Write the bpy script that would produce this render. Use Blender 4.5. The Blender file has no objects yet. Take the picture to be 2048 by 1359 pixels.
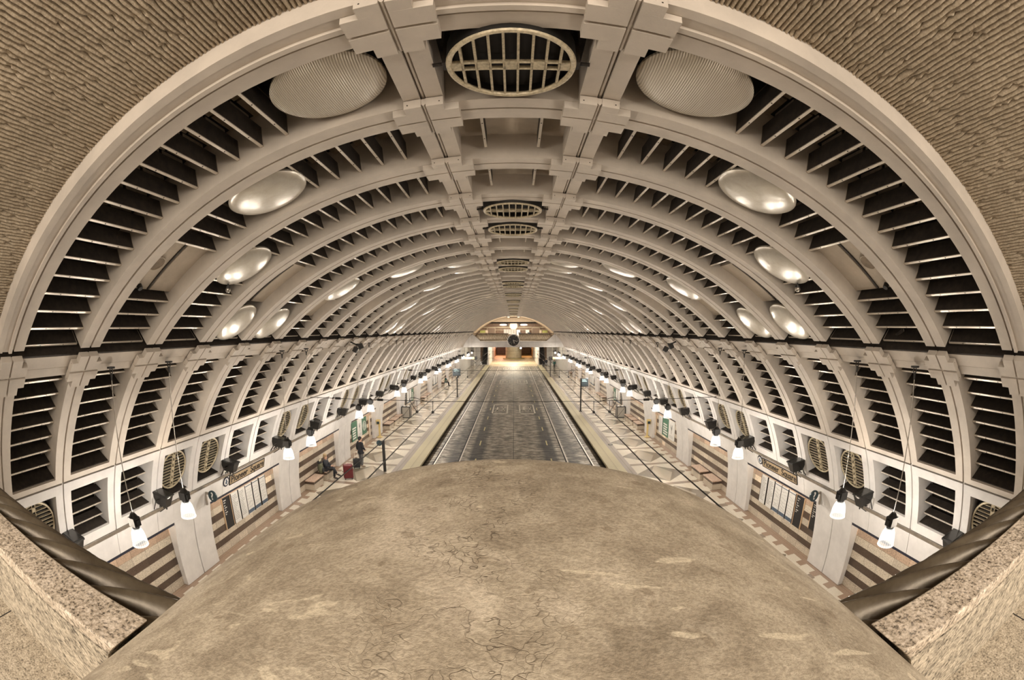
import bpy, bmesh, math, random
from mathutils import Vector, Matrix
random.seed(7)
SC = bpy.context.scene
COL = SC.collection
R_ = math.radians
PI = math.pi

# ------------------------------------------------------------------ camera, world, large lights, exposure
H = 7.55                                   # camera height above the platform
cam = bpy.data.cameras.new('camera')
cam.type = 'PANO'
for tgt in (cam, getattr(cam, 'cycles', None)):
    try:
        tgt.panorama_type = 'FISHEYE_EQUISOLID'
        tgt.fisheye_lens = 896.6 * 36.0 / 2048.0
        tgt.fisheye_fov = R_(200)
    except Exception:
        pass
cam.sensor_width = 36.0
cam.clip_start = 0.02
cam.clip_end = 400
camo = bpy.data.objects.new('camera', cam)
COL.objects.link(camo)
camo.matrix_world = (Matrix.Translation((0.018, 0, H)) @ Matrix.Rotation(0.0037, 4, 'Z')
                     @ Matrix.Rotation(PI / 2 - 0.0217, 4, 'X') @ Matrix.Rotation(-0.0013, 4, 'Z'))
SC.camera = camo

w = bpy.data.worlds.new('world')
SC.world = w
w.use_nodes = True
w.node_tree.nodes['Background'].inputs[0].default_value = (1.0, 0.86, 0.70, 1)
w.node_tree.nodes['Background'].inputs[1].default_value = 0.45
vs = SC.view_settings
vs.view_transform = 'Standard'
vs.look = 'None'
vs.gamma = 1.0
vs.use_curve_mapping = False
vs.exposure = 0.5
try:
    cy = SC.cycles
    cy.max_bounces = 5; cy.diffuse_bounces = 3; cy.glossy_bounces = 2; cy.use_adaptive_sampling = True; cy.adaptive_threshold = .08; cy.adaptive_min_samples = 16; cy.transmission_bounces = 3
    cy.transparent_max_bounces = 8
    cy.sample_clamp_indirect = 4.0
    cy.caustics_reflective = False; cy.caustics_refractive = False
    cy.use_denoising = True
    cy.use_light_tree = True
except Exception:
    pass

def lamp(name, kind, loc, energy, color=(1, .86, .7), size=.2, target=None, spot=None, size_y=None, blend=.6):
    l = bpy.data.lights.new(name, kind)
    l.energy = energy; l.color = color
    if kind == 'AREA':
        l.size = size
        if size_y: l.shape = 'RECTANGLE'; l.size_y = size_y
    elif kind in ('POINT', 'SPOT'):
        l.shadow_soft_size = size
    if kind == 'SPOT':
        l.spot_size = R_(spot); l.spot_blend = blend
    o = bpy.data.objects.new(name, l); COL.objects.link(o); o.location = loc
    if target is not None:
        o.rotation_euler = (Vector(target) - Vector(loc)).to_track_quat('-Z', 'Y').to_euler()
    return o

# unseen fill lights added behind the camera to brighten drum, parapet and corrugated ceiling
lamp('mezzanine_fill', 'AREA', (0, -3.2, 9.6), 240, (1, .90, .78), 5.0, (0, 0.6, 7.0), size_y=1.6)
lamp('mezzanine_fill', 'AREA', (-4.6, -3.0, 8.4), 115, (1, .90, .78), 2.0, (-3.4, 1.5, 7.6), size_y=1.2)
lamp('mezzanine_fill', 'AREA', (4.6, -3.0, 8.4), 115, (1, .90, .78), 2.0, (3.4, 1.5, 7.6), size_y=1.2)
# fill lights added for the far mezzanine, and an area light under its slab
lamp('far_mezzanine_fill', 'AREA', (0, 84, 9.3), 650, (1, .88, .74), 8.0, (0, 84.5, 6), size_y=4)
lamp('far_mezzanine_fill', 'POINT', (0, 82, 8.3), 420, (1, .90, .76), .4)  # added point light that brightens the mezzanine ceiling
lamp('under_mezzanine_lamp', 'AREA', (0, 90, 4.6), 1100, (1, .92, .78), 12.0, (0, 90, 0), size_y=20)

# ------------------------------------------------------------------ mesh helpers
class M:
    def __init__(s): s.v = []; s.f = []; s.m = []; s.mi = 0
    def face(s, idx): s.f.append(tuple(idx)); s.m.append(s.mi)
    def add(s, vs, fs, mi=None):
        b = len(s.v); s.v += [tuple(p) for p in vs]
        if mi is not None: s.mi = mi
        for f in fs: s.face([b + i for i in f])
        return s
    def hexa(s, p, mi=None):            # p: 8 points, bottom ring then top ring
        return s.add(p, [(0, 3, 2, 1), (4, 5, 6, 7), (0, 1, 5, 4), (1, 2, 6, 5), (2, 3, 7, 6), (3, 0, 4, 7)], mi)
    def box(s, x0, x1, y0, y1, z0, z1, mi=None, mat=None):
        p = [(x0, y0, z0), (x1, y0, z0), (x1, y1, z0), (x0, y1, z0), (x0, y0, z1), (x1, y0, z1), (x1, y1, z1), (x0, y1, z1)]
        if mat is not None: p = [mat @ Vector(q) for q in p]
        return s.hexa(p, mi)
    def arc(s, a0, a1, y0, y1, r0, r1, mi=None, step=2.0):   # block on the vault: angles from the crown, radii
        n = max(1, int(abs(a1 - a0) / step + .999)); b = len(s.v)
        if mi is not None: s.mi = mi
        for i in range(n + 1):
            a = a0 + (a1 - a0) * i / n
            s.v += [PV(a, y0, r0), PV(a, y1, r0), PV(a, y1, r1), PV(a, y0, r1)]
        for i in range(n):
            for j in range(4):
                k = (j + 1) % 4
                s.face((b + 4 * i + j, b + 4 * i + k, b + 4 * i + 4 + k, b + 4 * i + 4 + j))
        s.face((b, b + 1, b + 2, b + 3)); e = b + 4 * n
        s.face((e + 3, e + 2, e + 1, e))
        return s
    def cyl(s, p0, p1, r0, r1=None, n=12, mi=None, cap=True):
        r1 = r0 if r1 is None else r1
        p0 = Vector(p0); p1 = Vector(p1); d = (p1 - p0).normalized()
        u = d.orthogonal().normalized(); v = d.cross(u); b = len(s.v)
        if mi is not None: s.mi = mi
        for p, r in ((p0, r0), (p1, r1)):
            for i in range(n):
                a = 2 * PI * i / n; s.v.append(tuple(p + u * (r * math.cos(a)) + v * (r * math.sin(a))))
        for i in range(n):
            j = (i + 1) % n; s.face((b + i, b + j, b + n + j, b + n + i))
        if cap:
            s.face([b + i for i in range(n)][::-1]); s.face([b + n + i for i in range(n)])
        return s
    def lathe(s, prof, origin, axis=(0, 0, 1), n=24, mi=None, cap0=True, cap1=True, sx=1.0):   # prof: (radius, height)
        o = Vector(origin); d = Vector(axis).normalized()
        u = d.orthogonal().normalized() if abs(d.z) < .99 else Vector((1, 0, 0)); v = d.cross(u); b = len(s.v)
        if mi is not None: s.mi = mi
        for r, h in prof:
            for i in range(n):
                a = 2 * PI * i / n; s.v.append(tuple(o + d * h + u * (r * sx * math.cos(a)) + v * (r * math.sin(a))))
        for k in range(len(prof) - 1):
            for i in range(n):
                j = (i + 1) % n; s.face((b + k * n + i, b + k * n + j, b + (k + 1) * n + j, b + (k + 1) * n + i))
        if cap0: s.face([b + i for i in range(n)][::-1])
        if cap1: s.face([b + (len(prof) - 1) * n + i for i in range(n)])
        return s
    def ring(s, c, axis, R, r, n=40, m=8, mi=None):           # torus
        o = Vector(c); d = Vector(axis).normalized(); u = d.orthogonal().normalized(); v = d.cross(u); b = len(s.v)
        if mi is not None: s.mi = mi
        for i in range(n):
            a = 2 * PI * i / n; e = u * math.cos(a) + v * math.sin(a)
            for j in range(m):
                t = 2 * PI * j / m; s.v.append(tuple(o + e * (R + r * math.cos(t)) + d * (r * math.sin(t))))
        for i in range(n):
            for j in range(m):
                s.face((b + i * m + j, b + i * m + (j + 1) % m, b + ((i + 1) % n) * m + (j + 1) % m, b + ((i + 1) % n) * m + j))
        return s
    def tube(s, pts, r, n=8, mi=None):
        for a, c in zip(pts[:-1], pts[1:]): s.cyl(a, c, r, n=n, mi=mi)
        return s
    def ell(s, c, rx, ry, rz, nu=14, nv=8, mi=None, mat=None):
        b = len(s.v)
        if mi is not None: s.mi = mi
        for k in range(1, nv):
            t = PI * k / nv
            for i in range(nu):
                a = 2 * PI * i / nu
                p = Vector((rx * math.sin(t) * math.cos(a), ry * math.sin(t) * math.sin(a), rz * math.cos(t)))
                if mat is not None: p = mat @ p
                s.v.append(tuple(Vector(c) + p))
        top = Vector((0, 0, rz)); bot = Vector((0, 0, -rz))
        if mat is not None: top = mat @ top; bot = mat @ bot
        s.v += [tuple(Vector(c) + top), tuple(Vector(c) + bot)]; T = len(s.v) - 2
        for k in range(nv - 2):
            for i in range(nu):
                j = (i + 1) % nu; s.face((b + k * nu + i, b + (k + 1) * nu + i, b + (k + 1) * nu + j, b + k * nu + j))
        for i in range(nu):
            j = (i + 1) % nu; s.face((T, b + i, b + j)); s.face((T + 1, b + (nv - 2) * nu + j, b + (nv - 2) * nu + i))
        return s
    def mesh(s, name, mats, smooth=None, recalc=True):
        me = bpy.data.meshes.new(name); me.from_pydata(s.v, [], s.f)
        for m in (mats if isinstance(mats, (list, tuple)) else [mats]): me.materials.append(m)
        me.polygons.foreach_set('material_index', s.m)
        if recalc:
            bm = bmesh.new(); bm.from_mesh(me); bmesh.ops.recalc_face_normals(bm, faces=bm.faces); bm.to_mesh(me); bm.free()
        if smooth is not None:
            me.polygons.foreach_set('use_smooth', [True] * len(me.polygons))
            if smooth < 179: me.set_sharp_from_angle(angle=R_(smooth))
        me.update()
        return me
    def build(s, name, mats, parent=None, loc=None, smooth=None, recalc=True):
        return obj(name, s.mesh(name, mats, smooth, recalc), parent, loc)

ZC = 0.25                                  # height of the vault's centre line
def PV(a, y, r):
    a = R_(a); return (r * math.sin(a), y, ZC + r * math.cos(a))

KIDS = {}
def obj(name, me, parent=None, loc=None):
    o = bpy.data.objects.new(name, me); COL.objects.link(o)
    if parent is not None: o.parent = parent; KIDS.setdefault(parent.name, []).append(o)
    if loc is not None: o.location = loc
    return o
def tag(o, label=None, cat=None, group=None, kind=None):
    if label: o['label'] = label
    if cat: o['category'] = cat
    if group: o['group'] = group
    if kind: o['kind'] = kind
    return o
def thing(name, label, cat, loc=(0, 0, 0), rz=0, group=None):
    o = bpy.data.objects.new(name, None); COL.objects.link(o); o.location = loc; o.rotation_euler = (0, 0, rz)
    o.empty_display_size = .1
    return tag(o, label, cat, group)
def dup(o, loc=None, label=None, group=None, parent=None, rz=None):
    c = o.copy(); COL.objects.link(c)
    if parent is not None: c.parent = parent; KIDS.setdefault(parent.name, []).append(c)
    if loc is not None: c.location = loc
    if rz is not None: c.rotation_euler = (0, 0, rz)
    if label: c['label'] = label
    if group: c['group'] = group
    for ch in KIDS.get(o.name, []): dup(ch, parent=c)
    return c
def struct(o): o['kind'] = 'structure'; return o

# ------------------------------------------------------------------ materials
def nodes(name):
    m = bpy.data.materials.new(name); m.use_nodes = True
    nt = m.node_tree; return m, nt, nt.nodes['Principled BSDF']
def N(nt, t, **kw):
    n = nt.nodes.new(t)
    for k, v in kw.items():
        if k.startswith('i_'): n.inputs[k[2:].replace('_', ' ')].default_value = v
        else: setattr(n, k, v)
    return n
def ramp(nt, fac, stops, interp='LINEAR'):
    r = nt.nodes.new('ShaderNodeValToRGB'); r.color_ramp.interpolation = interp
    e = r.color_ramp.elements
    e[1].position = stops[-1][0]; e[0].position = stops[0][0]
    e[0].color = (*stops[0][1][:3], 1); e[1].color = (*stops[-1][1][:3], 1)
    for p, c in stops[1:-1]: e.new(p).color = (c[0], c[1], c[2], 1)
    nt.links.new(fac, r.inputs[0]); return r.outputs[0]
def mixc(nt, fac, a, b, mode='MIX'):
    n = nt.nodes.new('ShaderNodeMix'); n.data_type = 'RGBA'; n.blend_type = mode
    for sock, val in ((n.inputs[0], fac), (n.inputs[6], a), (n.inputs[7], b)):
        if isinstance(val, (int, float)): sock.default_value = val
        elif isinstance(val, (tuple, list)): sock.default_value = (val[0], val[1], val[2], 1)
        else: nt.links.new(val, sock)
    return n.outputs[2]
def mth(nt, op, a, b=None, c=None):
    n = nt.nodes.new('ShaderNodeMath'); n.operation = op
    for i, val in enumerate((a, b, c)):
        if val is None: continue
        if isinstance(val, (int, float)): n.inputs[i].default_value = val
        else: nt.links.new(val, n.inputs[i])
    return n.outputs[0]
def pos(nt, scale=(1, 1, 1), obj_=False, rot=(0, 0, 0)):
    src = N(nt, 'ShaderNodeTexCoord').outputs['Object'] if obj_ else N(nt, 'ShaderNodeNewGeometry').outputs['Position']
    mp = N(nt, 'ShaderNodeMapping'); mp.inputs['Scale'].default_value = scale; mp.inputs['Rotation'].default_value = rot
    nt.links.new(src, mp.inputs[0]); return mp.outputs[0]
def noise(nt, vec, scale, detail=4, rough=.55, dist=0):
    n = N(nt, 'ShaderNodeTexNoise'); n.inputs['Scale'].default_value = scale; n.inputs['Detail'].default_value = detail
    n.inputs['Roughness'].default_value = rough; n.inputs['Distortion'].default_value = dist
    nt.links.new(vec, n.inputs['Vector']); return n.outputs['Fac']
def bump(nt, bs, h, strength, dist=.02):
    b = N(nt, 'ShaderNodeBump'); b.inputs['Strength'].default_value = strength; b.inputs['Distance'].default_value = dist
    nt.links.new(h, b.inputs['Height']); nt.links.new(b.outputs[0], bs.inputs['Normal'])
def plain(name, c, rough=.6, metal=0.0, spec=None, var=0.0, vscale=6.0, bmp=0.0, bscale=60.0):
    m, nt, bs = nodes(name)
    bs.inputs['Roughness'].default_value = rough; bs.inputs['Metallic'].default_value = metal
    if spec is not None: bs.inputs['Specular IOR Level'].default_value = spec
    bs.inputs['Base Color'].default_value = (*c, 1)
    if var or bmp:
        v = pos(nt)
        if var:
            f = noise(nt, v, vscale, 6, .65)
            nt.links.new(ramp(nt, f, [(.3, tuple(x * (1 - var) for x in c)), (.7, tuple(min(1, x * (1 + var)) for x in c))]), bs.inputs['Base Color'])
        if bmp: bump(nt, bs, noise(nt, v, bscale, 3), bmp, .01)
    return m
def emit(name, c, s):
    m, nt, bs = nodes(name)
    bs.inputs['Base Color'].default_value = (*c, 1); bs.inputs['Emission Color'].default_value = (*c, 1); bs.inputs['Emission Strength'].default_value = s
    return m

CREAM = plain('cream_painted_concrete', (.52, .455, .385), .62, var=.13, vscale=1.6, bmp=.10, bscale=45)
CREAM2 = plain('tan_painted_side', (.43, .36, .28), .7, var=.14, vscale=2.2, bmp=.15, bscale=60)
WHITEC = plain('pale_grey_painted_concrete', (.60, .565, .53), .5, var=.10, vscale=1.8, bmp=.08, bscale=45)
DARK = plain('dark_acoustic_board', (.026, .018, .012), .75, var=.55, vscale=9, bmp=.3, bscale=120)
BACK = plain('black_void_lining', (.012, .009, .007), .9)
BATTEN = plain('brown_batten', (.20, .15, .10), .7, var=.3, vscale=8)
EDGE = plain('satin_edge_strip', (.62, .55, .46), .32, .35, var=.08, vscale=5)
SCREW = plain('screw_head', (.05, .04, .03), .4, .6)
STEEL = plain('brushed_steel', (.42, .38, .33), .28, .85, var=.2, vscale=4)
IRON = plain('black_painted_metal', (.018, .016, .014), .45, .2)
BRASS = plain('worn_gold_paint', (.46, .385, .26), .5, .2, var=.35, vscale=26)
RUBBER = plain('black_rubber', (.015, .014, .013), .7)
NAVY = plain('navy_paint_and_shadow', (.016, .017, .03), .5)
CHROME = plain('bright_rail_steel', (.60, .54, .46), .5, .7)
WIREM = plain('dark_wire', (.03, .026, .022), .5, .4)

def granite(name, base, dark, light, scale=55, stretch=(1, 1, 1), rough=.35, bmp=0.0, bsc=40):
    m, nt, bs = nodes(name)
    v = pos(nt, stretch)
    n1 = noise(nt, v, scale, 3, .7)
    c = ramp(nt, n1, [(.40, dark), (.455, base), (.53, base), (.60, light)])
    n2 = noise(nt, v, scale * .28, 3, .6)
    c = mixc(nt, .30, c, ramp(nt, n2, [(.40, tuple(x * .4 for x in base)), (.50, base), (.60, light)]))
    nt.links.new(c, bs.inputs['Base Color']); bs.inputs['Roughness'].default_value = rough
    if bmp: bump(nt, bs, noise(nt, v, bsc, 4, .7), bmp, .02)
    return m
GRAN = granite('polished_speckled_granite', (.44, .36, .27), (.03, .022, .016), (.70, .60, .49), 75, rough=.4)
GRANR = granite('hammered_granite', (.36, .305, .225), (.06, .045, .032), (.60, .51, .39), 60, (1, 1, 1), .75, .6, 60)
GRANF = granite('granite_ledge', (.36, .30, .22), (.06, .048, .034), (.58, .50, .39), 90, rough=.6)
PINKG = granite('pink_granite_top', (.52, .37, .27), (.22, .14, .10), (.66, .50, .40), 40, rough=.3)
LIGHTG = granite('light_granite', (.52, .46, .36), (.18, .14, .10), (.64, .58, .48), 40, rough=.4)
DARKG = granite('brown_granite', (.10, .065, .042), (.025, .016, .012), (.20, .14, .10), 40, rough=.35)

# weathered render on top of the clock drum
DRUM, nt, bs = nodes('weathered_render')
v = pos(nt); big = noise(nt, v, 2.6, 9, .66, .8); mid = noise(nt, v, 9, 8, .7, .4); fine = noise(nt, v, 120, 4, .7)
c = ramp(nt, big, [(.32, (.17, .13, .084)), (.43, (.31, .25, .175)), (.54, (.41, .34, .245)), (.66, (.58, .49, .375))])
c = mixc(nt, .45, c, ramp(nt, mid, [(.34, (.17, .132, .09)), (.5, (.37, .308, .225)), (.66, (.58, .50, .385))]))
pale = ramp(nt, noise(nt, pos(nt, (1.0, 2.4, 1)), 3.4, 3, .45, 1.6), [(.66, (0, 0, 0)), (.69, (1, 1, 1))])
c = mixc(nt, mth(nt, 'MULTIPLY', pale, .7), c, (.62, .53, .39))
dk = ramp(nt, noise(nt, v, 15, 2, .5, .3), [(.30, (1, 1, 1)), (.34, (0, 0, 0))])
c = mixc(nt, mth(nt, 'MULTIPLY', dk, .45), c, (.20, .15, .095))
sepx = N(nt, 'ShaderNodeSeparateXYZ'); nt.links.new(N(nt, 'ShaderNodeNewGeometry').outputs['Position'], sepx.inputs[0])
vor = N(nt, 'ShaderNodeTexVoronoi'); vor.feature = 'DISTANCE_TO_EDGE'; vor.inputs['Scale'].default_value = 19
wv = N(nt, 'ShaderNodeVectorMath'); wv.operation = 'ADD'
nv = N(nt, 'ShaderNodeTexNoise'); nv.inputs['Scale'].default_value = 14; nt.links.new(v, nv.inputs['Vector'])
sc = N(nt, 'ShaderNodeVectorMath'); sc.operation = 'SCALE'; sc.inputs['Scale'].default_value = .22
nt.links.new(nv.outputs['Color'], sc.inputs[0]); nt.links.new(v, wv.inputs[0]); nt.links.new(sc.outputs[0], wv.inputs[1]); nt.links.new(wv.outputs[0], vor.inputs['Vector'])
crack = ramp(nt, vor.outputs['Distance'], [(.0, (1, 1, 1)), (.035, (0, 0, 0))])
band = ramp(nt, mth(nt, 'ABSOLUTE', mth(nt, 'ADD', sepx.outputs[0], .05)), [(.03, (1, 1, 1)), (.20, (0, 0, 0))])
spots = ramp(nt, noise(nt, v, 7, 2), [(.44, (0, 0, 0)), (.54, (1, 1, 1))])
ck = mth(nt, 'MULTIPLY', mth(nt, 'MULTIPLY', crack, band), mth(nt, 'MULTIPLY', spots, .8))
c = mixc(nt, ck, c, (.07, .045, .025))
c = mixc(nt, .5, c, ramp(nt, fine, [(.40, (.62, .60, .57)), (.5, (1, 1, 1)), (.60, (1.32, 1.32, 1.32))]), 'MULTIPLY')
nt.links.new(c, bs.inputs['Base Color']); bs.inputs['Roughness'].default_value = .85
bump(nt, bs, mth(nt, 'ADD', mth(nt, 'MULTIPLY', fine, .45), mth(nt, 'ADD', mth(nt, 'MULTIPLY', mid, .4), mth(nt, 'MULTIPLY', ck, -.6))), .4, .014)

ROPEM, nt, bs = nodes('bronze_coated_moulding')
v = pos(nt); n1 = noise(nt, pos(nt, (1, 1, 1)), 5, 6, .7)
nt.links.new(ramp(nt, n1, [(.3, (.075, .056, .036)), (.5, (.125, .098, .066)), (.7, (.18, .145, .10))]), bs.inputs['Base Color'])
bs.inputs['Roughness'].default_value = .3; bs.inputs['Metallic'].default_value = .3

RIDGE, nt, bs = nodes('split_ribbed_concrete')
v = pos(nt); n1 = noise(nt, v, 38, 5, .75); n2 = noise(nt, v, 1.6, 5, .6)
c = ramp(nt, n1, [(.28, (.10, .075, .05)), (.45, (.34, .27, .185)), (.62, (.50, .41, .30)), (.75, (.66, .56, .43))])
c = mixc(nt, .35, c, ramp(nt, n2, [(.3, (.22, .17, .115)), (.7, (.52, .43, .32))]))
nt.links.new(c, bs.inputs['Base Color']); bs.inputs['Roughness'].default_value = .85
bump(nt, bs, noise(nt, v, 85, 4, .7), .45, .012)

# striped granite platform wall: courses by height, joints by length
WALLM, nt, bs = nodes('striped_granite_courses')
g = N(nt, 'ShaderNodeNewGeometry').outputs['Position']; sp = N(nt, 'ShaderNodeSeparateXYZ'); nt.links.new(g, sp.inputs[0])
L_, D_, P_ = (.52, .46, .37), (.085, .058, .042), (.46, .34, .25)
zz = mth(nt, 'DIVIDE', sp.outputs[2], 2.6)
course = ramp(nt, zz, [(0, L_), (.29 / 2.6, D_), (.51 / 2.6, L_), (.74 / 2.6, D_), (.985 / 2.6, L_), (1.23 / 2.6, D_), (1.475 / 2.6, L_), (1.72 / 2.6, P_)], 'CONSTANT')
tilev = N(nt, 'ShaderNodeCombineXYZ')
nt.links.new(mth(nt, 'FLOOR', mth(nt, 'DIVIDE', sp.outputs[1], .62)), tilev.inputs[0]); nt.links.new(mth(nt, 'FLOOR', mth(nt, 'DIVIDE', sp.outputs[2], .246)), tilev.inputs[1])
wn = N(nt, 'ShaderNodeTexWhiteNoise'); nt.links.new(tilev.outputs[0], wn.inputs['Vector'])
course = mixc(nt, 1.0, course, ramp(nt, wn.outputs['Value'], [(0, (.75, .72, .7)), (.90, (1.1, 1.08, 1.05)), (.96, (1.6, 1.5, 1.4))]), 'MULTIPLY')
spk = noise(nt, pos(nt), 42, 3, .7)
course = mixc(nt, .8, course, ramp(nt, spk, [(.35, (.45, .42, .4)), (.5, (1, 1, 1)), (.66, (1.35, 1.3, 1.25))]), 'MULTIPLY')
jt = mth(nt, 'LESS_THAN', mth(nt, 'FRACT', mth(nt, 'DIVIDE', sp.outputs[1], .62)), .016)
jz = mth(nt, 'LESS_THAN', mth(nt, 'FRACT', mth(nt, 'DIVIDE', mth(nt, 'ADD', sp.outputs[2], .0), .246)), .03)
course = mixc(nt, mth(nt, 'MULTIPLY', mth(nt, 'MAXIMUM', jt, jz), .7), course, (.05, .035, .025))
nt.links.new(course, bs.inputs['Base Color']); bs.inputs['Roughness'].default_value = .32

# polished platform floor: tactile edge, grey band, diamonds, brown wall strip
FLOORM, nt, bs = nodes('patterned_platform_granite')
g = N(nt, 'ShaderNodeNewGeometry').outputs['Position']; sp = N(nt, 'ShaderNodeSeparateXYZ'); nt.links.new(g, sp.inputs[0])
ax = mth(nt, 'ABSOLUTE', sp.outputs[0]); yy = sp.outputs[1]
per = 2 * 1.743
ph = mth(nt, 'FRACT', mth(nt, 'DIVIDE', mth(nt, 'SUBTRACT', yy, 2.721), per))         # 0 on cross bands, .5 at diamond centres
dy = mth(nt, 'DIVIDE', mth(nt, 'ABSOLUTE', mth(nt, 'SUBTRACT', ph, .5)), .40)
dx = mth(nt, 'DIVIDE', mth(nt, 'ABSOLUTE', mth(nt, 'SUBTRACT', ax, 7.88)), 1.42)
dia = mth(nt, 'LESS_THAN', mth(nt, 'ADD', dx, dy), 1.0)
sheen_lobe = mth(nt, 'LESS_THAN', mth(nt, 'ADD', mth(nt, 'DIVIDE', mth(nt, 'ABSOLUTE', mth(nt, 'SUBTRACT', ax, 7.88)), .62), dy), 1.0)  # paler lozenge paints the reflected streak inside each diamond
light, dark, mid_, brown, grey, yel = (.62, .55, .44), (.20, .165, .12), (.36, .305, .23), (.32, .225, .16), (.36, .31, .265), (.42, .355, .215)
c = mixc(nt, dia, light, dark); c = mixc(nt, sheen_lobe, c, mid_)
cross = mth(nt, 'GREATER_THAN', mth(nt, 'ABSOLUTE', mth(nt, 'SUBTRACT', ph, .5)), .452)
c = mixc(nt, cross, c, (.26, .20, .15))
wstrip = mth(nt, 'GREATER_THAN', ax, 9.32)
tile = mth(nt, 'LESS_THAN', mth(nt, 'FRACT', mth(nt, 'DIVIDE', mth(nt, 'SUBTRACT', yy, 2.1), per / 4)), .62)
tile = mth(nt, 'MULTIPLY', tile, mth(nt, 'LESS_THAN', ax, 9.60))
c = mixc(nt, wstrip, c, brown); c = mixc(nt, mth(nt, 'MULTIPLY', wstrip, tile), c, light)
c = mixc(nt, mth(nt, 'LESS_THAN', ax, 6.56), c, grey)
c = mixc(nt, mth(nt, 'LESS_THAN', ax, 6.10), c, yel)
line = mth(nt, 'LESS_THAN', mth(nt, 'ABSOLUTE', mth(nt, 'SUBTRACT', ax, 5.68)), .02)
l2 = mth(nt, 'LESS_THAN', mth(nt, 'ABSOLUTE', mth(nt, 'SUBTRACT', ax, 6.33)), .015)
l3 = mth(nt, 'LESS_THAN', mth(nt, 'FRACT', mth(nt, 'DIVIDE', yy, per / 4)), .012)
l4 = mth(nt, 'LESS_THAN', mth(nt, 'FRACT', mth(nt, 'DIVIDE', ax, .70)), .016)
c = mixc(nt, mth(nt, 'MULTIPLY', mth(nt, 'MAXIMUM', mth(nt, 'MAXIMUM', line, l2), mth(nt, 'MAXIMUM', l3, l4)), .5), c, (.10, .08, .06))
c = mixc(nt, .5, c, ramp(nt, noise(nt, pos(nt), 30, 4, .7), [(.35, (.7, .7, .7)), (.65, (1.2, 1.2, 1.2))]), 'MULTIPLY')
nt.links.new(c, bs.inputs['Base Color'])
rg = ramp(nt, noise(nt, pos(nt, (1, .3, 1)), 3, 3), [(.3, (.10, .10, .10)), (.7, (.22, .22, .22))]); rg = mixc(nt, mth(nt, 'LESS_THAN', ax, 6.10), rg, (.7, .7, .7)); nt.links.new(rg, bs.inputs['Roughness'])

# stained trackway
TRACK, nt, bs = nodes('stained_trackway')
g = N(nt, 'ShaderNodeNewGeometry').outputs['Position']; sp = N(nt, 'ShaderNodeSeparateXYZ'); nt.links.new(g, sp.inputs[0])
ax = mth(nt, 'ABSOLUTE', sp.outputs[0])
st = noise(nt, pos(nt, (.45, 1.1, 1)), 2.9, 9, .70, .3); st2 = noise(nt, pos(nt, (1, .10, 1)), 1.1, 4, .6)
lanes = ramp(nt, mth(nt, 'DIVIDE', ax, 5.4), [(0, (.80, .80, .80)), (.33, (.62, .62, .62)), (.375, (.13, .13, .13)), (.49, (.10, .10, .10)), (.53, (.85, .85, .85)), (.61, (.8, .8, .8)), (.63, (.28, .28, .28)), (.72, (.30, .30, .30)), (.80, (.95, .95, .95)), (.955, (1, 1, 1)), (.975, (.10, .10, .10))])  # end stop paints the dark gap under the platform edge
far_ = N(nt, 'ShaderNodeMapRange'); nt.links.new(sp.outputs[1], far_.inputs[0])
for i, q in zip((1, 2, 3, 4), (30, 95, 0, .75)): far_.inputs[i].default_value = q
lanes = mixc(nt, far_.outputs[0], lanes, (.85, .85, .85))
c = ramp(nt, st, [(.38, (.006, .005, .004)), (.455, (.09, .072, .052)), (.52, (.33, .28, .215)), (.61, (.60, .53, .43))])
c = mixc(nt, .28, c, (.34, .29, .22)); c = mixc(nt, .93, c, lanes, 'MULTIPLY')
c = mixc(nt, .4, c, ramp(nt, st2, [(.35, (.3, .3, .3)), (.65, (1.6, 1.6, 1.6))]), 'MULTIPLY')
cj = mth(nt, 'LESS_THAN', ax, .02); cj2 = mth(nt, 'LESS_THAN', mth(nt, 'FRACT', mth(nt, 'DIVIDE', sp.outputs[1], 6.1)), .006)
c = mixc(nt, mth(nt, 'MULTIPLY', mth(nt, 'MAXIMUM', cj, cj2), .8), c, (.015, .012, .01))
nt.links.new(c, bs.inputs['Base Color']); bs.inputs['Roughness'].default_value = .6; bs.inputs['Specular IOR Level'].default_value = .3
bump(nt, bs, st, .15, .01)

DISCM, nt, bs = nodes('dented_satin_reflector')
v = pos(nt); bs.inputs['Metallic'].default_value = .35; bs.inputs['Roughness'].default_value = .25
nt.links.new(ramp(nt, noise(nt, v, 4, 6, .7, .5), [(.3, (.56, .51, .43)), (.7, (.70, .65, .57))]), bs.inputs['Base Color'])
bump(nt, bs, noise(nt, pos(nt, (1, 1, 1)), 2.6, 2, .5, .6), .22, .04)
DISCP, nt, bs = nodes('perforated_reflector')
v = pos(nt); bs.inputs['Metallic'].default_value = .25; bs.inputs['Roughness'].default_value = .34
wvx = N(nt, 'ShaderNodeTexWave'); wvx.bands_direction = 'X'; wvx.inputs['Scale'].default_value = 14; nt.links.new(v, wvx.inputs['Vector'])
nt.links.new(ramp(nt, wvx.outputs['Fac'], [(.2, (.36, .31, .24)), (.7, (.56, .50, .41))]), bs.inputs['Base Color'])
bump(nt, bs, mth(nt, 'ADD', wvx.outputs['Fac'], mth(nt, 'MULTIPLY', noise(nt, v, 3.0, 2, .5, 1), 2.5)), .3, .02)

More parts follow.
